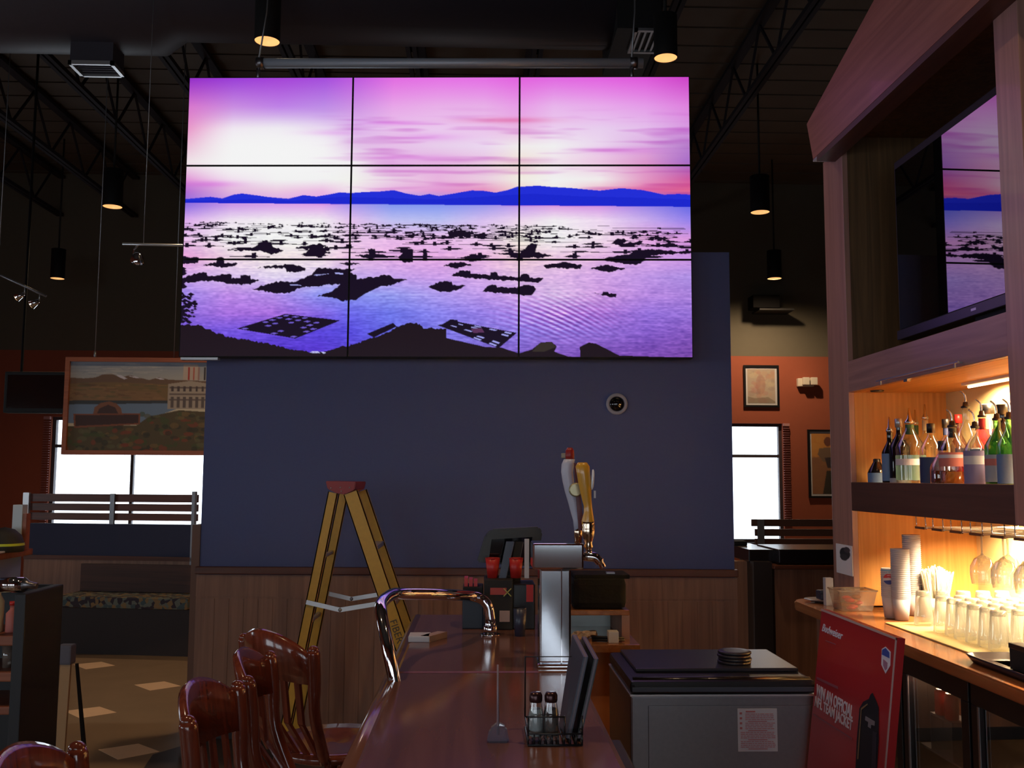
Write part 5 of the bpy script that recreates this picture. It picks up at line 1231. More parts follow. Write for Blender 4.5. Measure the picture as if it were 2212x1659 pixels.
# back counter
ZK = 0.92; XK = 1.68
ct = thing('back_counter', 'glossy wooden back counter with rounded far end under the cabinet', 'counter', (2.1, 3.6, 0))
yend = 5.33
pts = [(XK, 1.2, ZK-0.045), (XK, yend-0.14, ZK-0.045)]+[(XK+0.14-0.14*math.cos(a), yend-0.14+0.14*math.sin(a), ZK-0.045) for a in np.linspace(0.15, PI/2, 6)]+[(2.62, yend, ZK-0.045), (2.62, 1.2, ZK-0.045)]
MB().prism(pts, (0, 0, 0.045), 0.008).build('worktop', counter_w, ct, w=True)
MB().box((XK+0.12, 5.0, 0), (2.6, 5.22, ZK-0.045)).build('end_cabinet', wain, ct, w=True)
MB().ball((XK+0.12-0.005, 5.1, 0.62), 0.012, 10).build('knob', chrome, ct, w=True)
yk = onX(1925, 1330, 1.9).y
matx = MB().box((1.83, 1.6, ZK), (2.52, 4.40, ZK+0.006), 0.002).build('counter_mat', mat('liner', C(214, 190, 130), 0.5), None)
tag(recenter(matx), 'pale yellowish liner mat on the back counter under the rows of glasses', 'mat')

# bottle coolers below
XD = 1.74
def cooler(y0, y1, label, seed):
    t = thing('bottle_cooler', label, 'fridge', (XD+0.3, (y0+y1)/2, 0), 0, 'glass-door bottle coolers under the counter')
    MB().box((XD+0.03, y0, 0.0), (XD+0.06+0.5, y1, 0.06)).build('plinth', blackm, t, w=True)
    mb = MB(); mb.box((XD+0.55, y0, 0.06), (XD+0.58, y1, 0.87)); mb.box((XD+0.04, y0, 0.06), (XD+0.55, y0+0.02, 0.87)); mb.box((XD+0.04, y1-0.02, 0.06), (XD+0.55, y1, 0.87)); mb.box((XD+0.04, y0, 0.85), (XD+0.55, y1, 0.87)); mb.box((XD+0.04, y0, 0.06), (XD+0.55, y1, 0.08))
    mb.build('cabinet_shell', blackm, t, w=True)
    mb = MB(); f = 0.055
    for (a, b) in (((y0, 0.07), (y1, 0.07+f)), ((y0, 0.78), (y1, 0.86)), ((y0, 0.07+f), (y0+f, 0.78)), ((y1-f, 0.07+f), (y1, 0.78))): mb.box((XD, a[0], a[1]), (XD+0.035, b[0], b[1]), 0.003)
    d = mb.build('door', blackp, t, w=True)
    MB().box((XD+0.01, y0+f, 0.07+f), (XD+0.016, y1-f, 0.78)).build('door_glass', pane_glass, d, w=True)
    MB().box((XD-0.004, y1-f-0.004, 0.12), (XD, y1-f+0.006, 0.78)).build('door_trim', dsteel, d, w=True)
    for z in (0.28, 0.50): MB().box((XD+0.05, y0+0.03, z), (XD+0.5, y1-0.03, z+0.008)).build('wire_shelf', dsteel, t, w=True)
    return t
cooler(4.05, 4.60, 'black glass-door cooler nearest the red sign board', 1)
cooler(3.49, 4.03, 'middle black glass-door cooler under the back counter', 2)
cooler(2.90, 3.47, 'black glass-door cooler at the lower right corner of the photo', 3)
def beer(x, y, z, m, label, red=False, grp='beer bottles behind the cooler doors'):
    t = thing('beer_bottle', label, 'bottle', (x, y, z), 0, grp)
    MB().lathe([(0.028, 0), (0.030, 0.006), (0.030, 0.13), (0.024, 0.155), (0.013, 0.185), (0.012, 0.225)], seg=16).build('glass_body', m, t)
    MB().lathe([(0.0305, 0.04), (0.0305, 0.11)], seg=16, cap0=False, cap1=False).build('label_band', red_p if red else white_p, t)
    MB().lathe([(0.014, 0.222), (0.014, 0.232), (0.010, 0.235)], seg=12).build('cap', red_p if red else alu, t)
    return t
amber = mat('amber_glass', C(70, 34, 14), 0.08, spec=0.8)
pr = beer(XD+0.22, 4.45, 0.508, amber, 'brown beer bottle standing behind a glass cooler door'); bpy.context.view_layer.update()
for k in range(1, 8):
    yy = 4.45-k*0.165
    if abs(yy-4.04) < 0.06 or abs(yy-3.48) < 0.06: continue
    dup(pr, (XD+0.22, yy, 0.508))
for k in range(8):
    yy = 4.40-k*0.165
    if abs(yy-4.04) < 0.06 or abs(yy-3.48) < 0.06: continue
    dup(pr, (XD+0.22, yy, 0.288))
# small warm lamp inside the first cooler, with red cans lit by it
L = bpy.data.lights.new('cooler_lamp', 'POINT'); L.energy = 2.2; L.color = (1, 0.6, 0.35); L.shadow_soft_size = 0.02
lo = bpy.data.objects.new('cooler_lamp', L); COL.objects.link(lo); lo.location = (XD+0.10, 3.90, 0.80)
for k, (yy, lab) in enumerate(((3.85, 'left of the two bright red cans behind the cooler glass'), (3.77, 'right of the two bright red cans behind the cooler glass'))):
    t = thing('red_can', lab, 'can', (XD+0.075, yy, 0.652), 0, 'red cans in the cooler')
    MB().lathe([(0.022, 0), (0.026, 0.006), (0.026, 0.085), (0.020, 0.095)], seg=18).build('can_body', mat('can_red', C(220, 60, 40), 0.3) if 'can_red' not in MATS else MATS['can_red'], t)
    MB().lathe([(0.020, 0.095), (0.021, 0.098), (0.018, 0.098)], seg=18).build('can_rim', alu, t)
t = thing('can_riser', 'small wire riser shelf carrying the two red cans', 'rack', (XD+0.09, 3.81, 0.508)); mb = MB(); mb.box((-0.04, -0.09, 0.136), (0.05, 0.09, 0.144))
mb.build('deck', dsteel, t); MB().box((-0.04, -0.09, 0), (0.05, -0.085, 0.136)).build('side', dsteel, t); MB().box((-0.04, 0.085, 0), (0.05, 0.09, 0.136)).build('side', dsteel, t)

# bottles
def bottle(label, x, y, H, R, body, neckr=0.013, shoulder=0.62, cap='spout', capm=None, lab=None, labz=(0.15, 0.5), fill=None, fillh=0.6, square=False, lab2=None, neckm=None):
    z0 = zst-0.025
    t = thing('liquor_bottle', label, 'bottle', (x, y, z0), 0, 'liquor bottles on the lit shelf')
    hs_ = H*shoulder; seg = 4 if square else 20
    prof = [(R*0.94, 0), (R, 0.006), (R, hs_), (R*0.85, hs_+R*0.35), (neckr*1.25, hs_+R*1.2), (neckr, hs_+R*1.5), (neckr, H-0.005), (neckr*1.15, H)]
    MB().lathe(prof, seg=24).build('glass_body', body, t)
    if fill: MB().lathe([(R*0.9, 0.008), (R*0.92, 0.012), (R*0.92, hs_*fillh)], seg=20).build('liquor', fill, t)
    if lab: MB().lathe([(R*1.01, H*labz[0]), (R*1.01, H*labz[1])], seg=24, cap0=False, cap1=False).build('label_band', lab, t)
    if lab2: MB().lathe([(R*1.015, H*(labz[0]*0.4+labz[1]*0.6)), (R*1.015, H*(labz[0]*0.15+labz[1]*0.85))], seg=24, cap0=False, cap1=False).build('label_stripe', lab2, t)
    if neckm: MB().lathe([(neckr*1.08, H*0.82), (neckr*1.1, H*0.97)], seg=16, cap0=False, cap1=False).build('neck_sleeve', neckm, t)
    if cap == 'spout':
        MB().lathe([(neckr*1.3, H-0.004), (neckr*1.3, H+0.004), (neckr*0.9, H+0.006), (neckr*0.7, H+0.022)], seg=14).build('stopper', blackp, t)
        MB().tube(smooth([(0, 0, H+0.02), (0, 0, H+0.04), (-0.004, 0.004, H+0.058), (-0.016, 0.012, H+0.072)], 3), 0.0035, 8).build('pour_spout', chrome, t)
    elif cap == 'cone':
        MB().lathe([(neckr*1.3, H-0.004), (neckr*1.3, H+0.004), (neckr*0.6, H+0.02), (0.003, H+0.07)], seg=14).build('pour_spout', chrome, t)
    else:
        MB().lathe([(neckr*1.35, H-0.02), (neckr*1.35, H+0.02), (neckr*1.1, H+0.022)], seg=16).build('cap', capm or blackp, t)
    return t
bk = mat('bottle_dark', C(22, 16, 16), 0.08, spec=0.8); brn = mat('bottle_brown', C(58, 26, 16), 0.08, spec=0.8)
clr = glassy('bottle_clear', (0.97, 0.98, 0.96, 1), gloss=0.10); grn = glassy('bottle_green', (0.35, 0.62, 0.32, 1), gloss=0.12, dens=0.3, dcol=(0.02, 0.16, 0.06, 1))
amb = glassy('liquor_amber', (0.95, 0.55, 0.16, 1), gloss=0.06, dens=0.35, dcol=(0.8, 0.3, 0.04, 1)); pnk = glassy('liquor_red', (0.95, 0.2, 0.2, 1), gloss=0.06, dens=0.5, dcol=(0.9, 0.04, 0.05, 1))
dbr = glassy('liquor_brown', (0.5, 0.25, 0.1, 1), gloss=0.06, dens=0.5, dcol=(0.16, 0.06, 0.02, 1))
lb = lambda n, *c: MATS[n] if n in MATS else mat(n, C(*c), 0.55)
lblue, lwht, lnavy, lsilv, lpink, lyel, lgrn, lred, lcream, lilac = lb('lab_lightblue', 96, 124, 164), lb('lab_white', 196, 192, 198), lb('lab_navy', 40, 50, 90), lb('lab_silver', 150, 154, 164), lb('lab_pink', 186, 104, 92), lb('lab_yellow', 190, 200, 40), lb('lab_green', 46, 90, 60), lb('lab_red', 196, 44, 36), lb('lab_cream', 200, 176, 130), lb('lab_lilac', 128, 118, 156)
def bp(px_, X=2.02): return X, X*F/(px_-1036)
def B(label, px_, topy, R, body, X=2.02, **k):
    x, y = bp(px_, X); extra = {'spout': 0.06, 'cone': 0.07, 'cap': 0.022}[k.get('cap', 'spout')]
    ztip = EYE-(topy-1031)/F*y*1.0; H = ztip-(zst-0.025)-extra
    return bottle(label, x, y, max(0.12, H), R*1.14, body, **k)
B('short dark bottle with a pale blue label at the far left of the shelf', 1902, 1000, 0.040, bk, X=1.99, cap='cap', lab=lblue, labz=(0.1, 0.6))
B('slim dark brown bottle with tan label and upright cone spout', 1922, 880, 0.033, brn, X=2.10, cap='cone', lab=lcream, labz=(0.1, 0.55))
B('dark bottle with light blue label right of the slim brown one', 1932, 896, 0.034, bk, X=1.98, cap='cone', lab=lblue, labz=(0.12, 0.6))
B('black bottle with silver cap ring and grey label base', 1953, 900, 0.042, bk, X=2.00, cap='cap', capm=alu, lab=lsilv, labz=(0.05, 0.15))
B('wide clear gin bottle with green and silver label and cone spout', 1977, 876, 0.058, clr, X=2.02, neckr=0.018, cap='cone', lab=glassy('frosted_green', (0.6, 0.8, 0.7, 1), dens=0.5, dcol=(0.3, 0.5, 0.42, 1)), labz=(0.12, 0.5), lab2=lwht, neckm=lgrn)
B('clear bottle behind the gin with lilac label and cone spout', 1990, 880, 0.040, clr, X=2.20, cap='cone', lab=lilac, labz=(0.1, 0.5), neckm=lgrn)
B('tall clear bottle with gold neck and cone spout behind the navy label', 2012, 868, 0.038, clr, X=2.22, cap='cone', neckm=lcream)
B('clear bottle with large navy lower label and black cap', 2024, 910, 0.044, clr, X=1.99, cap='cap', lab=lnavy, labz=(0.03, 0.52), shoulder=0.64)
B('squat clear round bottle of dark liquor with black stopper', 2048, 948, 0.046, clr, X=1.98, shoulder=0.5, cap='cap', fill=dbr, fillh=0.85)
B('clear bottle with red-white label and amber liquor at its base', 2072, 885, 0.050, clr, X=2.00, neckr=0.015, cap='spout', lab=lpink, labz=(0.36, 0.58), lab2=lwht, fill=amb, fillh=0.45, neckm=lb('lab_black', 20, 18, 20))
B('dark-necked clear bottle standing behind the amber one', 2058, 900, 0.036, clr, X=2.22, cap='cap', neckm=lnavy, fill=dbr)
B('tall clear bottle of red liquor with a high curved pour spout', 2104, 843, 0.042, clr, X=2.08, neckr=0.015, cap='spout', fill=pnk, fillh=0.55, lab=lwht, labz=(0.3, 0.5))
B('clear bottle with lilac and white label right of the red liquor', 2122, 885, 0.040, clr, X=1.99, cap='spout', lab=lilac, labz=(0.08, 0.62), lab2=lwht)
B('dark red-necked bottle with blue label and curved spout', 2139, 862, 0.044, clr, X=2.10, cap='spout', lab=lblue, labz=(0.1, 0.55), fill=dbr, neckm=lred)
B('bottle of bright red liquor with a square black cap', 2152, 867, 0.046, clr, X=2.24, neckr=0.022, cap='cap', fill=pnk, fillh=1.2)
B('green bottle with pale label and curved spout', 2172, 866, 0.042, grn, X=2.00, cap='spout', lab=lsilv, labz=(0.12, 0.5), lab2=lpink)
B('dark bottle with a yellow-green round label at the right', 2186, 867, 0.045, bk, X=2.14, neckr=0.018, cap='cap', lab=lyel, labz=(0.45, 0.6))
B('green bottle with blue label nearest the right cabinet post', 2200, 862, 0.042, grn, X=1.98, cap='spout', lab=lblue, labz=(0.1, 0.5))
B('brown bottle half hidden by the right cabinet post', 2216, 870, 0.044, brn, X=2.1, cap='spout', lab=lcream)
B('small brown bottle standing at the back between gin and navy label', 2002, 930, 0.032, brn, X=2.34, cap='cap', capm=red_p)
B('slim bottle with red cap at the back of the shelf beside the cream panel', 2086, 890, 0.034, brn, X=2.32, cap='cap', capm=red_p)
B('amber bottle at the back behind the bright red liquor', 2132, 905, 0.036, glassy('bottle_amber', (0.9, 0.55, 0.2, 1), dens=0.3, dcol=(0.5, 0.2, 0.04, 1)), X=2.30, cap='cap')

# tumblers upside down in rows
tg = glassy('tumbler_glass', (0.96, 0.97, 0.95, 1), gloss=0.16, rough=0.05, dens=0.24, dcol=(1, 0.97, 0.88, 1))
def tumbler(x, y):
    t = thing('tumbler', 'upside-down clear tumbler in the rows on the back counter', 'glass', (x, y, ZK+0.006), 0, 'upside-down tumblers on the back counter')
    MB().lathe([(0.040, 0), (0.042, 0.003), (0.0385, 0.05), (0.036, 0.06), (0.030, 0.142), (0.028, 0.148), (0.0001, 0.146)], seg=18, cap0=False, cap1=False).build('glass_wall', tg, t)
    MB().lathe([(0.0001, 0.128), (0.026, 0.128), (0.027, 0.144), (0.0001, 0.145)], seg=16, cap0=False, cap1=False).build('glass_foot', tg, t)
    return t
tp = tumbler(1.97, 4.32); bpy.context.view_layer.update()
for i in range(14):
    for j in range(6):
        if (i, j) == (0, 0): continue
        x = 1.97+0.09*j+random.uniform(-.004, .004); y = 4.22-0.09*i+0.02*(j % 2)+random.uniform(-.004, .004)
        if i == 0: y = 4.32-0.0*j
        if (i == 0 and j > 4) or (j == 0 and i >= 7): continue
        dup(tp, (x, y-0.0, ZK+0.006))
# stacked paper cups
def cup_proto(x, y, z, m, label, grp):
    t = thing('paper_cup', label, 'cup', (x, y, z), 0, grp)
    MB().lathe([(0.030, 0.0), (0.041, 0.100), (0.0395, 0.100), (0.029, 0.004)], seg=20, cap1=False).build('cup_wall', m, t)
    MB().lathe([(0.041, 0.098), (0.0435, 0.1005), (0.041, 0.103), (0.0395, 0.1)], seg=20, cap0=False, cap1=False).build('rim', m, t)
    return t
cupw = mat('cup_white', C(214, 206, 206), 0.5); cuppl = mat('cup_plastic', C(196, 190, 196), 0.35)
def stack(px_, X, n, step, m, label, grp):
    y = X*F/(px_-1036); a = cup_proto(X, y, ZK+0.003, m, label, grp); bpy.context.view_layer.update()
    for k in range(1, n): dup(a, (X, y, ZK+0.003+k*step))
    return X, y
X1, y1 = stack(1923, 1.93, 14, 0.0088, cupw, 'white paper cup in the short stack on the counter', 'short stack of paper cups')
t = thing('logo_cup', 'paper cup with blue band and round red, white and blue logo topping the short stack', 'cup', (X1, y1, ZK+0.003+14*0.0088), 0)
MB().lathe([(0.030, 0.0), (0.041, 0.105), (0.0395, 0.105), (0.029, 0.004)], seg=24, cap1=False).build('cup_wall', cupw, t)
MB().lathe([(0.0318, 0.012), (0.0415, 0.098)], seg=24, cap0=False, cap1=False).build('blue_band', mat('cup_blue', C(90, 170, 205), 0.5), t)
mb = MB()
def globe(name, a0, a1, m, r=0.028, off=0.0):
    mb = MB(); pts = []
    for k in range(13):
        a = a0+(a1-a0)*k/12; pts.append((r*math.cos(a), 0, r*math.sin(a)))
    mb.prism(pts, (0, -0.0015, 0)); mb.xf(Matrix.Rotation(math.radians(-30), 4, 'Z') @ Matrix.Translation((0, -0.041-off, 0.058)) @ Matrix.Rotation(math.radians(-6), 4, 'X')); return mb.build(name, m, t)
globe('logo_field', 0, 2*PI*12/13, white_p, 0.027); globe('logo_red', 0.25, PI-0.15, red_p, 0.025, 0.001); globe('logo_blue', PI+0.35, 2*PI-0.1, mat('logo_navy', C(30, 50, 130), 0.5), 0.025, 0.001)
stack(1946, 1.95, 27, 0.0085, cuppl, 'clear plastic cup in the tall middle stack on the counter', 'middle stack of plastic cups')
stack(1972, 2.08, 30, 0.0095, cuppl, 'clear plastic cup in the tallest stack, nearest the tumblers', 'tallest stack of plastic cups')
# straws in a holder
t0 = onY(2028, 1250, 4.55); 
t = thing('straw_holder', 'white holder packed with bright straws behind the tumblers', 'holder', (2.17, 4.62, ZK+0.001))
MB().lathe([(0.07, 0), (0.075, 0.09), (0.07, 0.09), (0.066, 0.004)], seg=24, cap1=False).build('pot', ivory, t)
mb = MB(); rr2 = random.Random(9)
for k in range(170):
    a = rr2.uniform(0, 2*PI); q = math.sqrt(rr2.random())*0.055; s2_ = 1.35+rr2.uniform(-.1, .2); mb.tube([(q*math.cos(a)*0.7, q*math.sin(a)*0.7, 0.01), (q*s2_*math.cos(a), q*s2_*math.sin(a), 0.235-0.6*q+rr2.uniform(-.012, .012))], 0.0028, 5)
o = mb.build('straws', mat('straw_white', C(238, 226, 196), 0.5), t); o['kind'] = 'stuff'
# clear tub with red lids
a = onX(1806, 1292, 1.80); yt_ = onX(1855, 1335, 1.80).y
t = thing('clear_tub', 'clear plastic tub half full of red and golden sweets at the counter end', 'tub', (1.86, 4.86, ZK))
tub = glassy('tub_plastic', (0.92, 0.9, 0.88, 1), gloss=0.12, dens=0.22, dcol=(0.75, 0.6, 0.5, 1))
mb = MB(); b_ = [(-0.075, -0.06), (0.075, -0.06), (0.075, 0.06), (-0.075, 0.06)]; T_ = [(-0.095, -0.075), (0.095, -0.075), (0.095, 0.075), (-0.095, 0.075)]
v0 = [mb.bm.verts.new((x, y, 0.002)) for x, y in b_]; v1_ = [mb.bm.verts.new((x, y, 0.10)) for x, y in T_]
mb.face(v0[::-1])
for k in range(4): mb.face([v0[k], v0[(k+1) % 4], v1_[(k+1) % 4], v1_[k]])
mb.build('tub_wall', tub, t)
mb = MB()
for k in range(4):
    p, q = T_[k], T_[(k+1) % 4]; mb.bar((p[0], p[1], 0.10), (q[0], q[1], 0.10), 0.010, 0.006)
mb.build('rim', tub, t)
rt = random.Random(4)
for k in range(9):
    lx_, ly_ = rt.uniform(-.045, .045), rt.uniform(-.03, .03); zz_ = 0.004+0.006*k
    tt = thing('wrapped_sweet', ['round red wrapped sweet in the clear tub', 'round golden-brown wrapped sweet in the clear tub'][k % 3 == 2], 'sweet', (1.86+lx_*0.8, 4.86+ly_, ZK+zz_), 0, ['red sweets in the tub', 'golden sweets in the tub'][k % 3 == 2])
    MB().lathe([(0.012, 0), (0.024, 0.006), (0.024, 0.014), (0.012, 0.020)], seg=14).build('wrapper', red_p if k % 3 < 2 else lb('lid_brown', 150, 90, 40), tt)
# oval tray with a black box
c = onZ(2185, 1440, ZK)
t = thing('serving_tray', 'dark rounded serving tray on the back counter at the right edge', 'tray', (1.85, 3.22, ZK))
mb = MB(); R_ = []
def rrect(a, b, r, z):
    return [mb.bm.verts.new((sx*(a-r)+r*math.cos(th), sy*(b-r)+r*math.sin(th), z)) for (sx, sy, t0_) in ((1, 1, 0), (-1, 1, PI/2), (-1, -1, PI), (1, -1, 1.5*PI)) for th in np.linspace(t0_, t0_+PI/2, 6)]
for a, b, z in ((0.085, 0.26, 0.006), (0.092, 0.285, 0.010), (0.104, 0.305, 0.028), (0.110, 0.312, 0.028), (0.096, 0.290, 0.002), (0.090, 0.27, 0.0)): R_.append(rrect(a, b, 0.05, z))
for i in range(5):
    for k in range(24): mb.face([R_[i][k], R_[i][(k+1) % 24], R_[i+1][(k+1) % 24], R_[i+1][k]], True)
mb.face(R_[0]); mb.face(R_[5][::-1]); mb.build('tray_body', mat('tray_dark', C(44, 34, 36), 0.3), t)
a = onX(2192, 1395, 1.93); b = onX(2192, 1440, 1.93)
t = thing('dark_box', 'small black box standing on the rounded tray', 'box', (1.86, 3.28, ZK+0.007)); MB().box((-0.05, -0.13, 0), (0.05, 0.05, 0.085), 0.004).build('carton', blackm, t)
MB().box((-0.052, -0.132, 0.07), (0.052, 0.052, 0.088), 0.003).build('lid', blackp, t)

# glass rack with hanging wine glasses
zrk = zsb-0.028
for k in range(7):
    y = 4.25-0.16*k; xh = 1.94
    t = thing('glass_rack', 'chrome wire glass hanger under the bottle shelf', 'rack', (2.15, y, zrk-0.03), 0, 'wire glass hangers under the shelf')
    mb = MB()
    for dy in (-0.045, 0.045): mb.tube([(xh, y+dy, zsb+0.02), (xh, y+dy, zrk-0.022), (2.40, y+dy, zrk-0.022), (2.40, y+dy, zsb+0.02)], 0.0035, 6)
    mb.tube([(xh, y-0.045, zrk-0.022), (xh, y+0.045, zrk-0.022)], 0.0035, 6) if False else None
    mb.build('hanger_wire', chrome, t, w=True)
    MB().box((xh-0.006, y-0.047, zrk-0.028), (xh+0.004, y+0.047, zrk-0.018)).build('front_bar', mat('rack_brown', C(120, 80, 50), 0.4) if 'rack_brown' not in MATS else MATS['rack_brown'], t, w=True)
wg = None
for (k, j) in [(k, j) for k in range(3, 7) for j in range(4)]:
    y = 4.25-0.16*k+0.08; x = 2.0+0.105*j; zf = zrk-0.018
    if wg is None:
        wg = thing('wine_glass', 'clear stemmed wine glass hanging upside down from the wire hangers', 'glass', (x, y, zf), 0, 'wine glasses hanging under the shelf')
        MB().lathe([(0.038, 0.004), (0.036, 0.0), (0.006, -0.006), (0.004, -0.012)], seg=20).build('foot', glass, wg)
        MB().lathe([(0.004, -0.010), (0.0035, -0.08), (0.006, -0.092)], seg=10).build('stem', tg, wg)
        MB().lathe([(0.006, -0.090), (0.030, -0.105), (0.046, -0.135), (0.048, -0.165), (0.042, -0.205)], seg=24, cap0=False, cap1=False).build('bowl', glassy('bowl_glass', (1, 1, 1, 1), gloss=0.16, rough=0.04, dens=0.06, dcol=(1, 0.97, 0.88, 1)), wg)
        bpy.context.view_layer.update()
    else: dup(wg, (x, y, zf))

# paper notice on the far post and things beneath it
a = onX(1819, 1176, 1.895); 
pz0, pz1 = onX(1830, 1242, 1.895).z, onX(1830, 1178, 1.895).z
t = thing('paper_notice', 'white paper notice with a dark picture taped to the cabinet post', 'notice', (1.897, 5.06, pz0))
nc = Canvas(60, 90, L3(240, 240, 246)); nc.ell(34, 26, 20, 18, L3(40, 44, 50)); nc.ell(30, 38, 15, 10, L3(60, 60, 66)); nc.ell(42, 14, 12, 9, L3(70, 66, 74))
MB().box((1.894, YFAR, pz0), (1.899, YFAR+0.22, pz1)).build('backing', white_p, t, w=True)
picture('print', paint_m, (1.8935, YFAR+0.22, pz1), (1.8935, YFAR, pz1), (1.8935, YFAR+0.22, pz0), nc, 40, 60, parent=t)
# plate and napkins at the counter's far end
p = (1.84, 5.16)
t = thing('white_plate', 'pale oval plate at the rounded far end of the back counter', 'plate', (p[0], p[1], ZK)); MB().lathe([(0.05, 0), (0.06, 0.002), (0.105, 0.014), (0.11, 0.016), (0.06, 0.006), (0.0001, 0.005)], seg=32, cap1=False, sx=1.1, sy=0.9).build('plate_body', mat('plate_grey', C(160, 150, 158), 0.3), t)
t = thing('dark_pouch', 'dark blue folded pouch lying on the pale plate', 'pouch', (p[0], p[1], ZK+0.012)); MB().box((-0.05, -0.04, 0), (0.05, 0.04, 0.05), 0.012).build('pouch_body', menu_m, t)
MB().box((-0.052, -0.042, 0.03), (0.052, 0.0, 0.053), 0.008).build('flap', menu_m, t)
t = thing('white_tag_box', 'narrow white carton upright beside the clear tub', 'box', (1.80, 5.03, ZK)); MB().box((-0.02, -0.02, 0), (0.02, 0.02, 0.14), 0.002).build('carton', white_p, t)

# ------------------------------------------------------------------ red sign board leaning by the cooler
S_TL, S_TR = onY(1775, 1316, 2.87), None
X0 = S_TL.x; ztp = S_TL.z
S_TR = onX(1938, 1376, X0); yn = S_TR.y; ztp = (S_TL.z+S_TR.z)/2
q = onY(1744, 1652, 2.87); ln = (q.x-X0)/(q.z-ztp)        # lean of the board
dn_ = Vector((-ln, 0, -1)).normalized() if True else None
dn_ = Vector((ln*-1.0, 0, -1.0)); dn_ = Vector(((q.x-X0), 0, (q.z-ztp))).normalized()
H_ = ztp/(-dn_.z)-0.005
TLb = Vector((X0, 2.87, ztp)); TRb = Vector((X0, yn, ztp)); ru = (TRb-TLb).normalized(); nrm = ru.cross(-dn_); nrm = nrm if nrm.x < 0 else -nrm
sg_ = thing('sign_board', 'tall red advertising board with white lettering leaning beside the steel chest', 'sign', ((TLb+TRb)/2+dn_*H_))
Wd = (TRb-TLb).length
redb = mat('board_red', C(178, 34, 40), 0.35, coat=0.3)
MB().prism([TLb, TRb, TRb+dn_*H_, TLb+dn_*H_], -nrm*0.02).build('board', redb, sg_, w=True)
mb = MB(); e_ = 0.004
mb.prism([TRb, TRb+dn_*H_, TRb+dn_*H_-ru*0.006, TRb-ru*0.006], nrm*0.002); mb.prism([TLb, TRb, TRb+dn_*0.006, TLb+dn_*0.006], nrm*0.002)
mb.build('edge_trim', mat('board_edge', C(190, 160, 160), 0.4), sg_, w=True)
def bpt(x, y, off=0.001):
    p = onP(x, y, TLb, nrm); return p+nrm*off
wht = mat('sign_white', C(226, 222, 240), 0.5)
up_ = -dn_
def btext(nm, body, x0, y0, x1, cap, m, shear=0.0, off=0.0):
    """text from pixel (x0, y0) baseline start to the column of pixel x1, cap height in metres"""
    a = bpt(x0, y0); b = bpt(x1, y0); w_ = abs((b-a).dot(ru))
    o = lettering(nm, body, 1.0, m, sg_, (0, 0, 0), (1, 0, 0), (0, 1, 0), shear=shear, off=off)
    inv = wm(sg_); o.data.transform(inv)                # back to plain text space
    co = np.empty(len(o.data.vertices)*3); o.data.vertices.foreach_get('co', co); co = co.reshape(-1, 3)
    mnx, mxx, mny, mxy = co[:, 0].min(), co[:, 0].max(), co[:, 1].min(), co[:, 1].max()
    sx_ = w_/(mxx-mnx); sy_ = cap/(mxy-mny)
    z = nrm
    m4 = Matrix(((ru.x*sx_, up_.x*sy_, z.x, a.x), (ru.y*sx_, up_.y*sy_, z.y, a.y), (ru.z*sx_, up_.z*sy_, z.z, a.z), (0, 0, 0, 1))) @ Matrix.Translation((-mnx, -mny, 0))
    o.data.transform(wm(sg_).inverted() @ m4); return o
btext('script_lettering', 'Budweiser', 1776, 1363, 1822, 0.022, wht, shear=0.35, off=0.01)
mat('sign_pale', C(150, 80, 96), 0.5)
btext('headline_lettering', 'WIN AN OFFICIAL', 1763, 1503, 1846, 0.034, wht, off=0.022)
btext('headline_lettering', 'NFL TEAM JACKET', 1760, 1531, 1845, 0.036, wht, off=0.022)
# shield emblem
def bpoly(nm, pts, m, off=0.001, th=0.0008):
    P = [onP(x, y, TLb, nrm)+nrm*off for x, y in pts]; return MB().prism(P, nrm*th).build(nm, m, sg_, w=True)
bpoly('shield_emblem', [(1906, 1402), (1914, 1397), (1925, 1408), (1924, 1438), (1914, 1455), (1905, 1436)], wht, 0.0008)
bpoly('shield_top', [(1908, 1404), (1915, 1400), (1923, 1410), (1923, 1422), (1907, 1414)], mat('shield_blue', C(60, 80, 170), 0.5), 0.002)
bpoly('shield_letters', [(1910, 1424), (1914, 1427), (1919, 1432), (1918, 1444), (1914, 1448), (1910, 1438)], mat('shield_red', C(170, 120, 150), 0.5), 0.002)
for q in ([(1784, 1383), (1806, 1391), (1806, 1393), (1784, 1385)], [(1765, 1462), (1811, 1483), (1811, 1489), (1765, 1467)], [(1758, 1541), (1842, 1594), (1842, 1598), (1758, 1545)]): bpoly('small_print_line', q, MATS['sign_pale'], 0.0008)
jk = bpoly('jacket_picture', [(1882, 1500), (1886, 1497), (1893, 1512), (1899, 1528), (1899, 1600), (1893, 1690), (1848, 1690), (1852, 1600), (1858, 1530), (1866, 1516), (1878, 1510)], mat('jacket_black', C(26, 20, 30), 0.5), 0.001)
bpoly('jacket_patch', [(1872, 1547), (1892, 1559), (1891, 1568), (1884, 1566), (1883, 1574), (1877, 1570), (1878, 1560), (1871, 1556)], mat('patch_grey', C(130, 126, 140), 0.5), 0.0022)
bpoly('jacket_seam', [(1862, 1530), (1876, 1520), (1876, 1523), (1863, 1534), (1856, 1640), (1854, 1640)], mat('seam_tan', C(140, 110, 80), 0.5), 0.0022)
bpoly('jacket_shine', [(1888, 1580), (1896, 1584), (1893, 1680), (1884, 1680)], mat('jacket_sheen', C(44, 32, 52), 0.4), 0.0022)

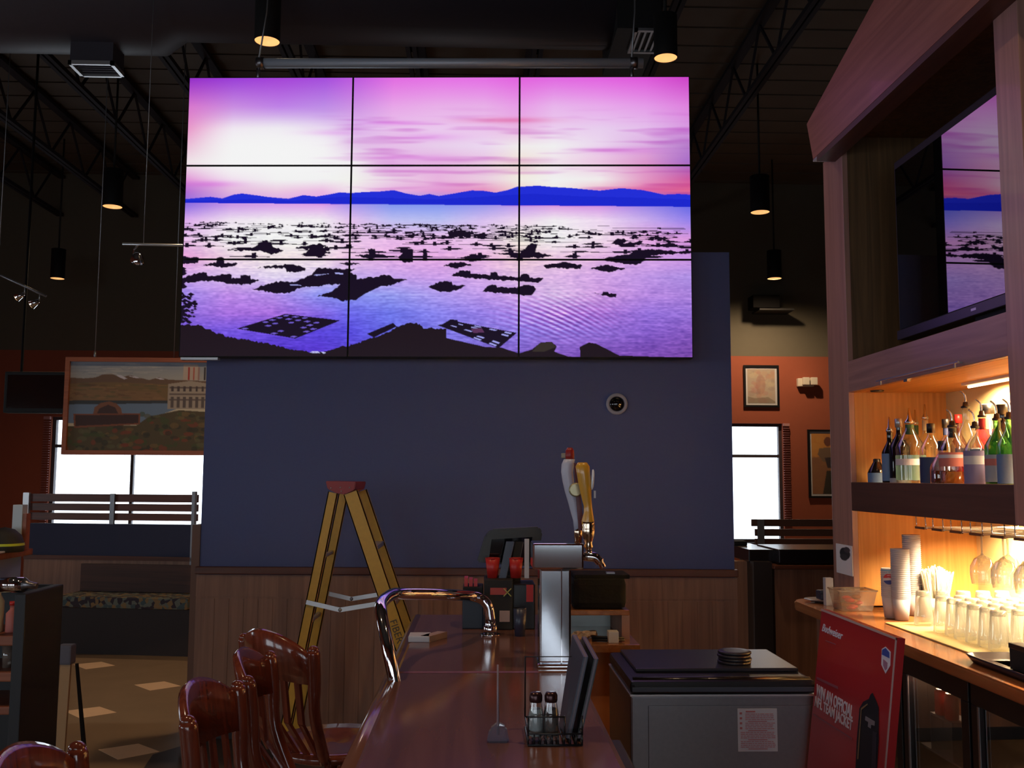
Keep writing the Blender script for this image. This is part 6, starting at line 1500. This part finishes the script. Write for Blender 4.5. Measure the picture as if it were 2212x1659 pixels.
# ------------------------------------------------------------------ left service station
YK = 3.15
def K(x, y, Y=YK): return onY(x, y, Y)
st_ = thing('service_station', 'dark service station cabinet with open shelves at the left edge', 'cabinet', (K(60, 1400).x, YK+0.2, 0))
xr_ = K(50, 1400).x; xm3 = xr_-0.035; xl_ = xr_-0.7
ztt = K(100, 1283).z
sb = mat('station_black', C(20, 18, 22), 0.5)
MB().box((xm3, YK, 0), (xr_, YK+0.28, ztt), 0.004).build('end_panel', sb, st_, w=True)
swd = wood('station_wood', C(130, 70, 44), C(156, 90, 60), 0.45, 'X', 0.8)
for (y0_, y1_) in ((1376, 1398), (1455, 1476), (1530, 1548)): MB().box((xl_, YK+0.02, K(30, y1_).z), (xm3, YK+0.28, K(30, y0_).z), 0.004).build('shelf', swd, st_, w=True)
MB().box((xl_, YK+0.26, 0), (xm3, YK+0.28, ztt)).build('back_panel', sb, st_, w=True)
MB().box((xl_-0.02, YK+0.0, 0), (xl_, YK+0.28, ztt)).build('end_panel', sb, st_, w=True)
# raised ledge above
tz = onY(100, 1184, 3.43).z
pts = [K(-200, 1222), K(-200, 1208), K(100, 1184), K(84, 1200)]
MB().box((-2.15, 2.7, tz-0.022), (-1.53, 3.43, tz), 0.004).build('upper_ledge', swd, st_, w=True)
MB().box((-2.1, YK+0.05, ztt), (-1.56, YK+0.26, tz-0.022)).build('blue_riser', mat('riser_blue', C(130, 146, 186), 0.6), st_, w=True)
def sm(name, label, cat, px_, z, Y, parts):
    t = thing(name, label, cat, (K(px_, 1200, Y).x, Y, z))
    for nm, prof, m in parts: MB().lathe(prof, seg=20, cap1=prof[-1][0] > 0.002).build(nm, m, t)
    return t
# dark domed cap-like object with a yellow stripe on the ledge
t = thing('dark_hat', 'dark rounded hat with a yellow stripe on the upper ledge at the left edge', 'hat', (K(8, 1185, YK+0.12).x, YK+0.12, tz))
MB().lathe([(0.060, 0), (0.062, 0.02), (0.052, 0.052), (0.03, 0.072), (0.0001, 0.08)], seg=24, cap1=False).build('crown', blackm, t)
MB().lathe([(0.0622, 0.020), (0.0605, 0.028)], seg=24, cap0=False, cap1=False).build('stripe', lyel, t)
MB().box((-0.05, -0.10, 0.0), (0.03, -0.04, 0.006), 0.002).build('brim', white_p, t)
# white carton and small posts behind
t = thing('white_carton', 'tall pale carton on the upper ledge beside the dark hat', 'box', (K(41, 1180, YK+0.22).x, YK+0.22, tz)); a_ = K(34, 1090, YK+0.22); b_ = K(50, 1190, YK+0.22)
MB().box((a_.x, YK+0.20, tz), (b_.x, YK+0.24, a_.z), 0.002).build('carton', mat('carton_white', C(190, 200, 205), 0.5), t, w=True)
MB().box((b_.x, YK+0.205, tz), (b_.x+0.012, YK+0.235, a_.z-0.03)).build('side_strip', swd, t, w=True)
# chrome canister on the cabinet top
t = thing('chrome_canister', 'shiny chrome canister lying on the dark cabinet at the left', 'canister', (K(28, 1265, YK+0.02).x, YK+0.02, ztt))
mb = MB(); mb.tube([(-0.04, 0, 0.026), (0.035, 0, 0.026)], 0.024, 20); mb.build('body', chrome, t); MB().tube([(0.035, 0, 0.026), (0.05, 0, 0.026), (0.075, 0, 0.022)], [0.024, 0.012, 0.010], 16).build('nozzle', steel, t)
# bottles and glasses inside the shelves
zz1 = K(30, 1376).z
for k, (xx, m, lab, hh) in enumerate(((-8, lcream, 'tan bottle at the very left edge of the station shelf', 0.14), (24, lpink, 'small pinkish bottle on the upper station shelf', 0.085))):
    t = thing('sauce_bottle', lab, 'bottle', (K(xx, 1376, YK+0.1).x, YK+0.1, zz1)); MB().lathe([(0.018, 0), (0.019, 0.004), (0.019, hh*0.7), (0.008, hh*0.85), (0.008, hh)], seg=18).build('bottle_body', m, t); MB().lathe([(0.010, hh), (0.010, hh+0.012)], seg=12).build('cap', red_p, t)
zz2 = K(30, 1455).z
for k, xx in enumerate((14, 36)):
    t = thing('water_glass', ['left clear glass on the middle station shelf', 'right clear glass on the middle station shelf'][k], 'glass', (K(xx, 1455, YK+0.1).x, YK+0.1, zz2), 0, 'clear glasses in the service station')
    MB().lathe([(0.013, 0), (0.017, 0.07), (0.0155, 0.07), (0.012, 0.004)], seg=18, cap1=False).build('glass_wall', tub, t); MB().lathe([(0.0001, 0), (0.0128, 0), (0.0128, 0.006)], seg=18).build('glass_base', tub, t)
# pale wooden post standing right of the station
g0 = onZ(146, 1545, 0.0)
yw = 5.2; a_ = onY(133, 1385, yw); b_ = onY(158, 1560, yw)
t = thing('folding_stand', 'pale wooden folding stand leaning beside the dark service station', 'stand', ((a_.x+b_.x)/2, yw, 0))
MB().prism([(a_.x+0.0, yw, a_.z-0.12), (a_.x+0.05, yw, a_.z-0.12), (a_.x+0.035, yw, 0.0), (a_.x-0.01, yw, 0.0)], (0, 0.02, 0)).build('leg', mat('pale_wood', C(200, 164, 120), 0.5), t, w=True)
MB().prism([(a_.x+0.062, yw+0.03, a_.z-0.12), (a_.x+0.072, yw+0.03, a_.z-0.12), (a_.x+0.085, yw+0.2, 0.0), (a_.x+0.065, yw+0.2, 0.0)], (0, 0.02, 0)).build('leg', blackm, t, w=True)
MB().box((a_.x-0.02, yw-0.01, a_.z-0.12), (a_.x+0.055, yw+0.06, a_.z-0.02), 0.01).build('strap_top', mat('strap_grey', C(110, 112, 128), 0.6), t, w=True)
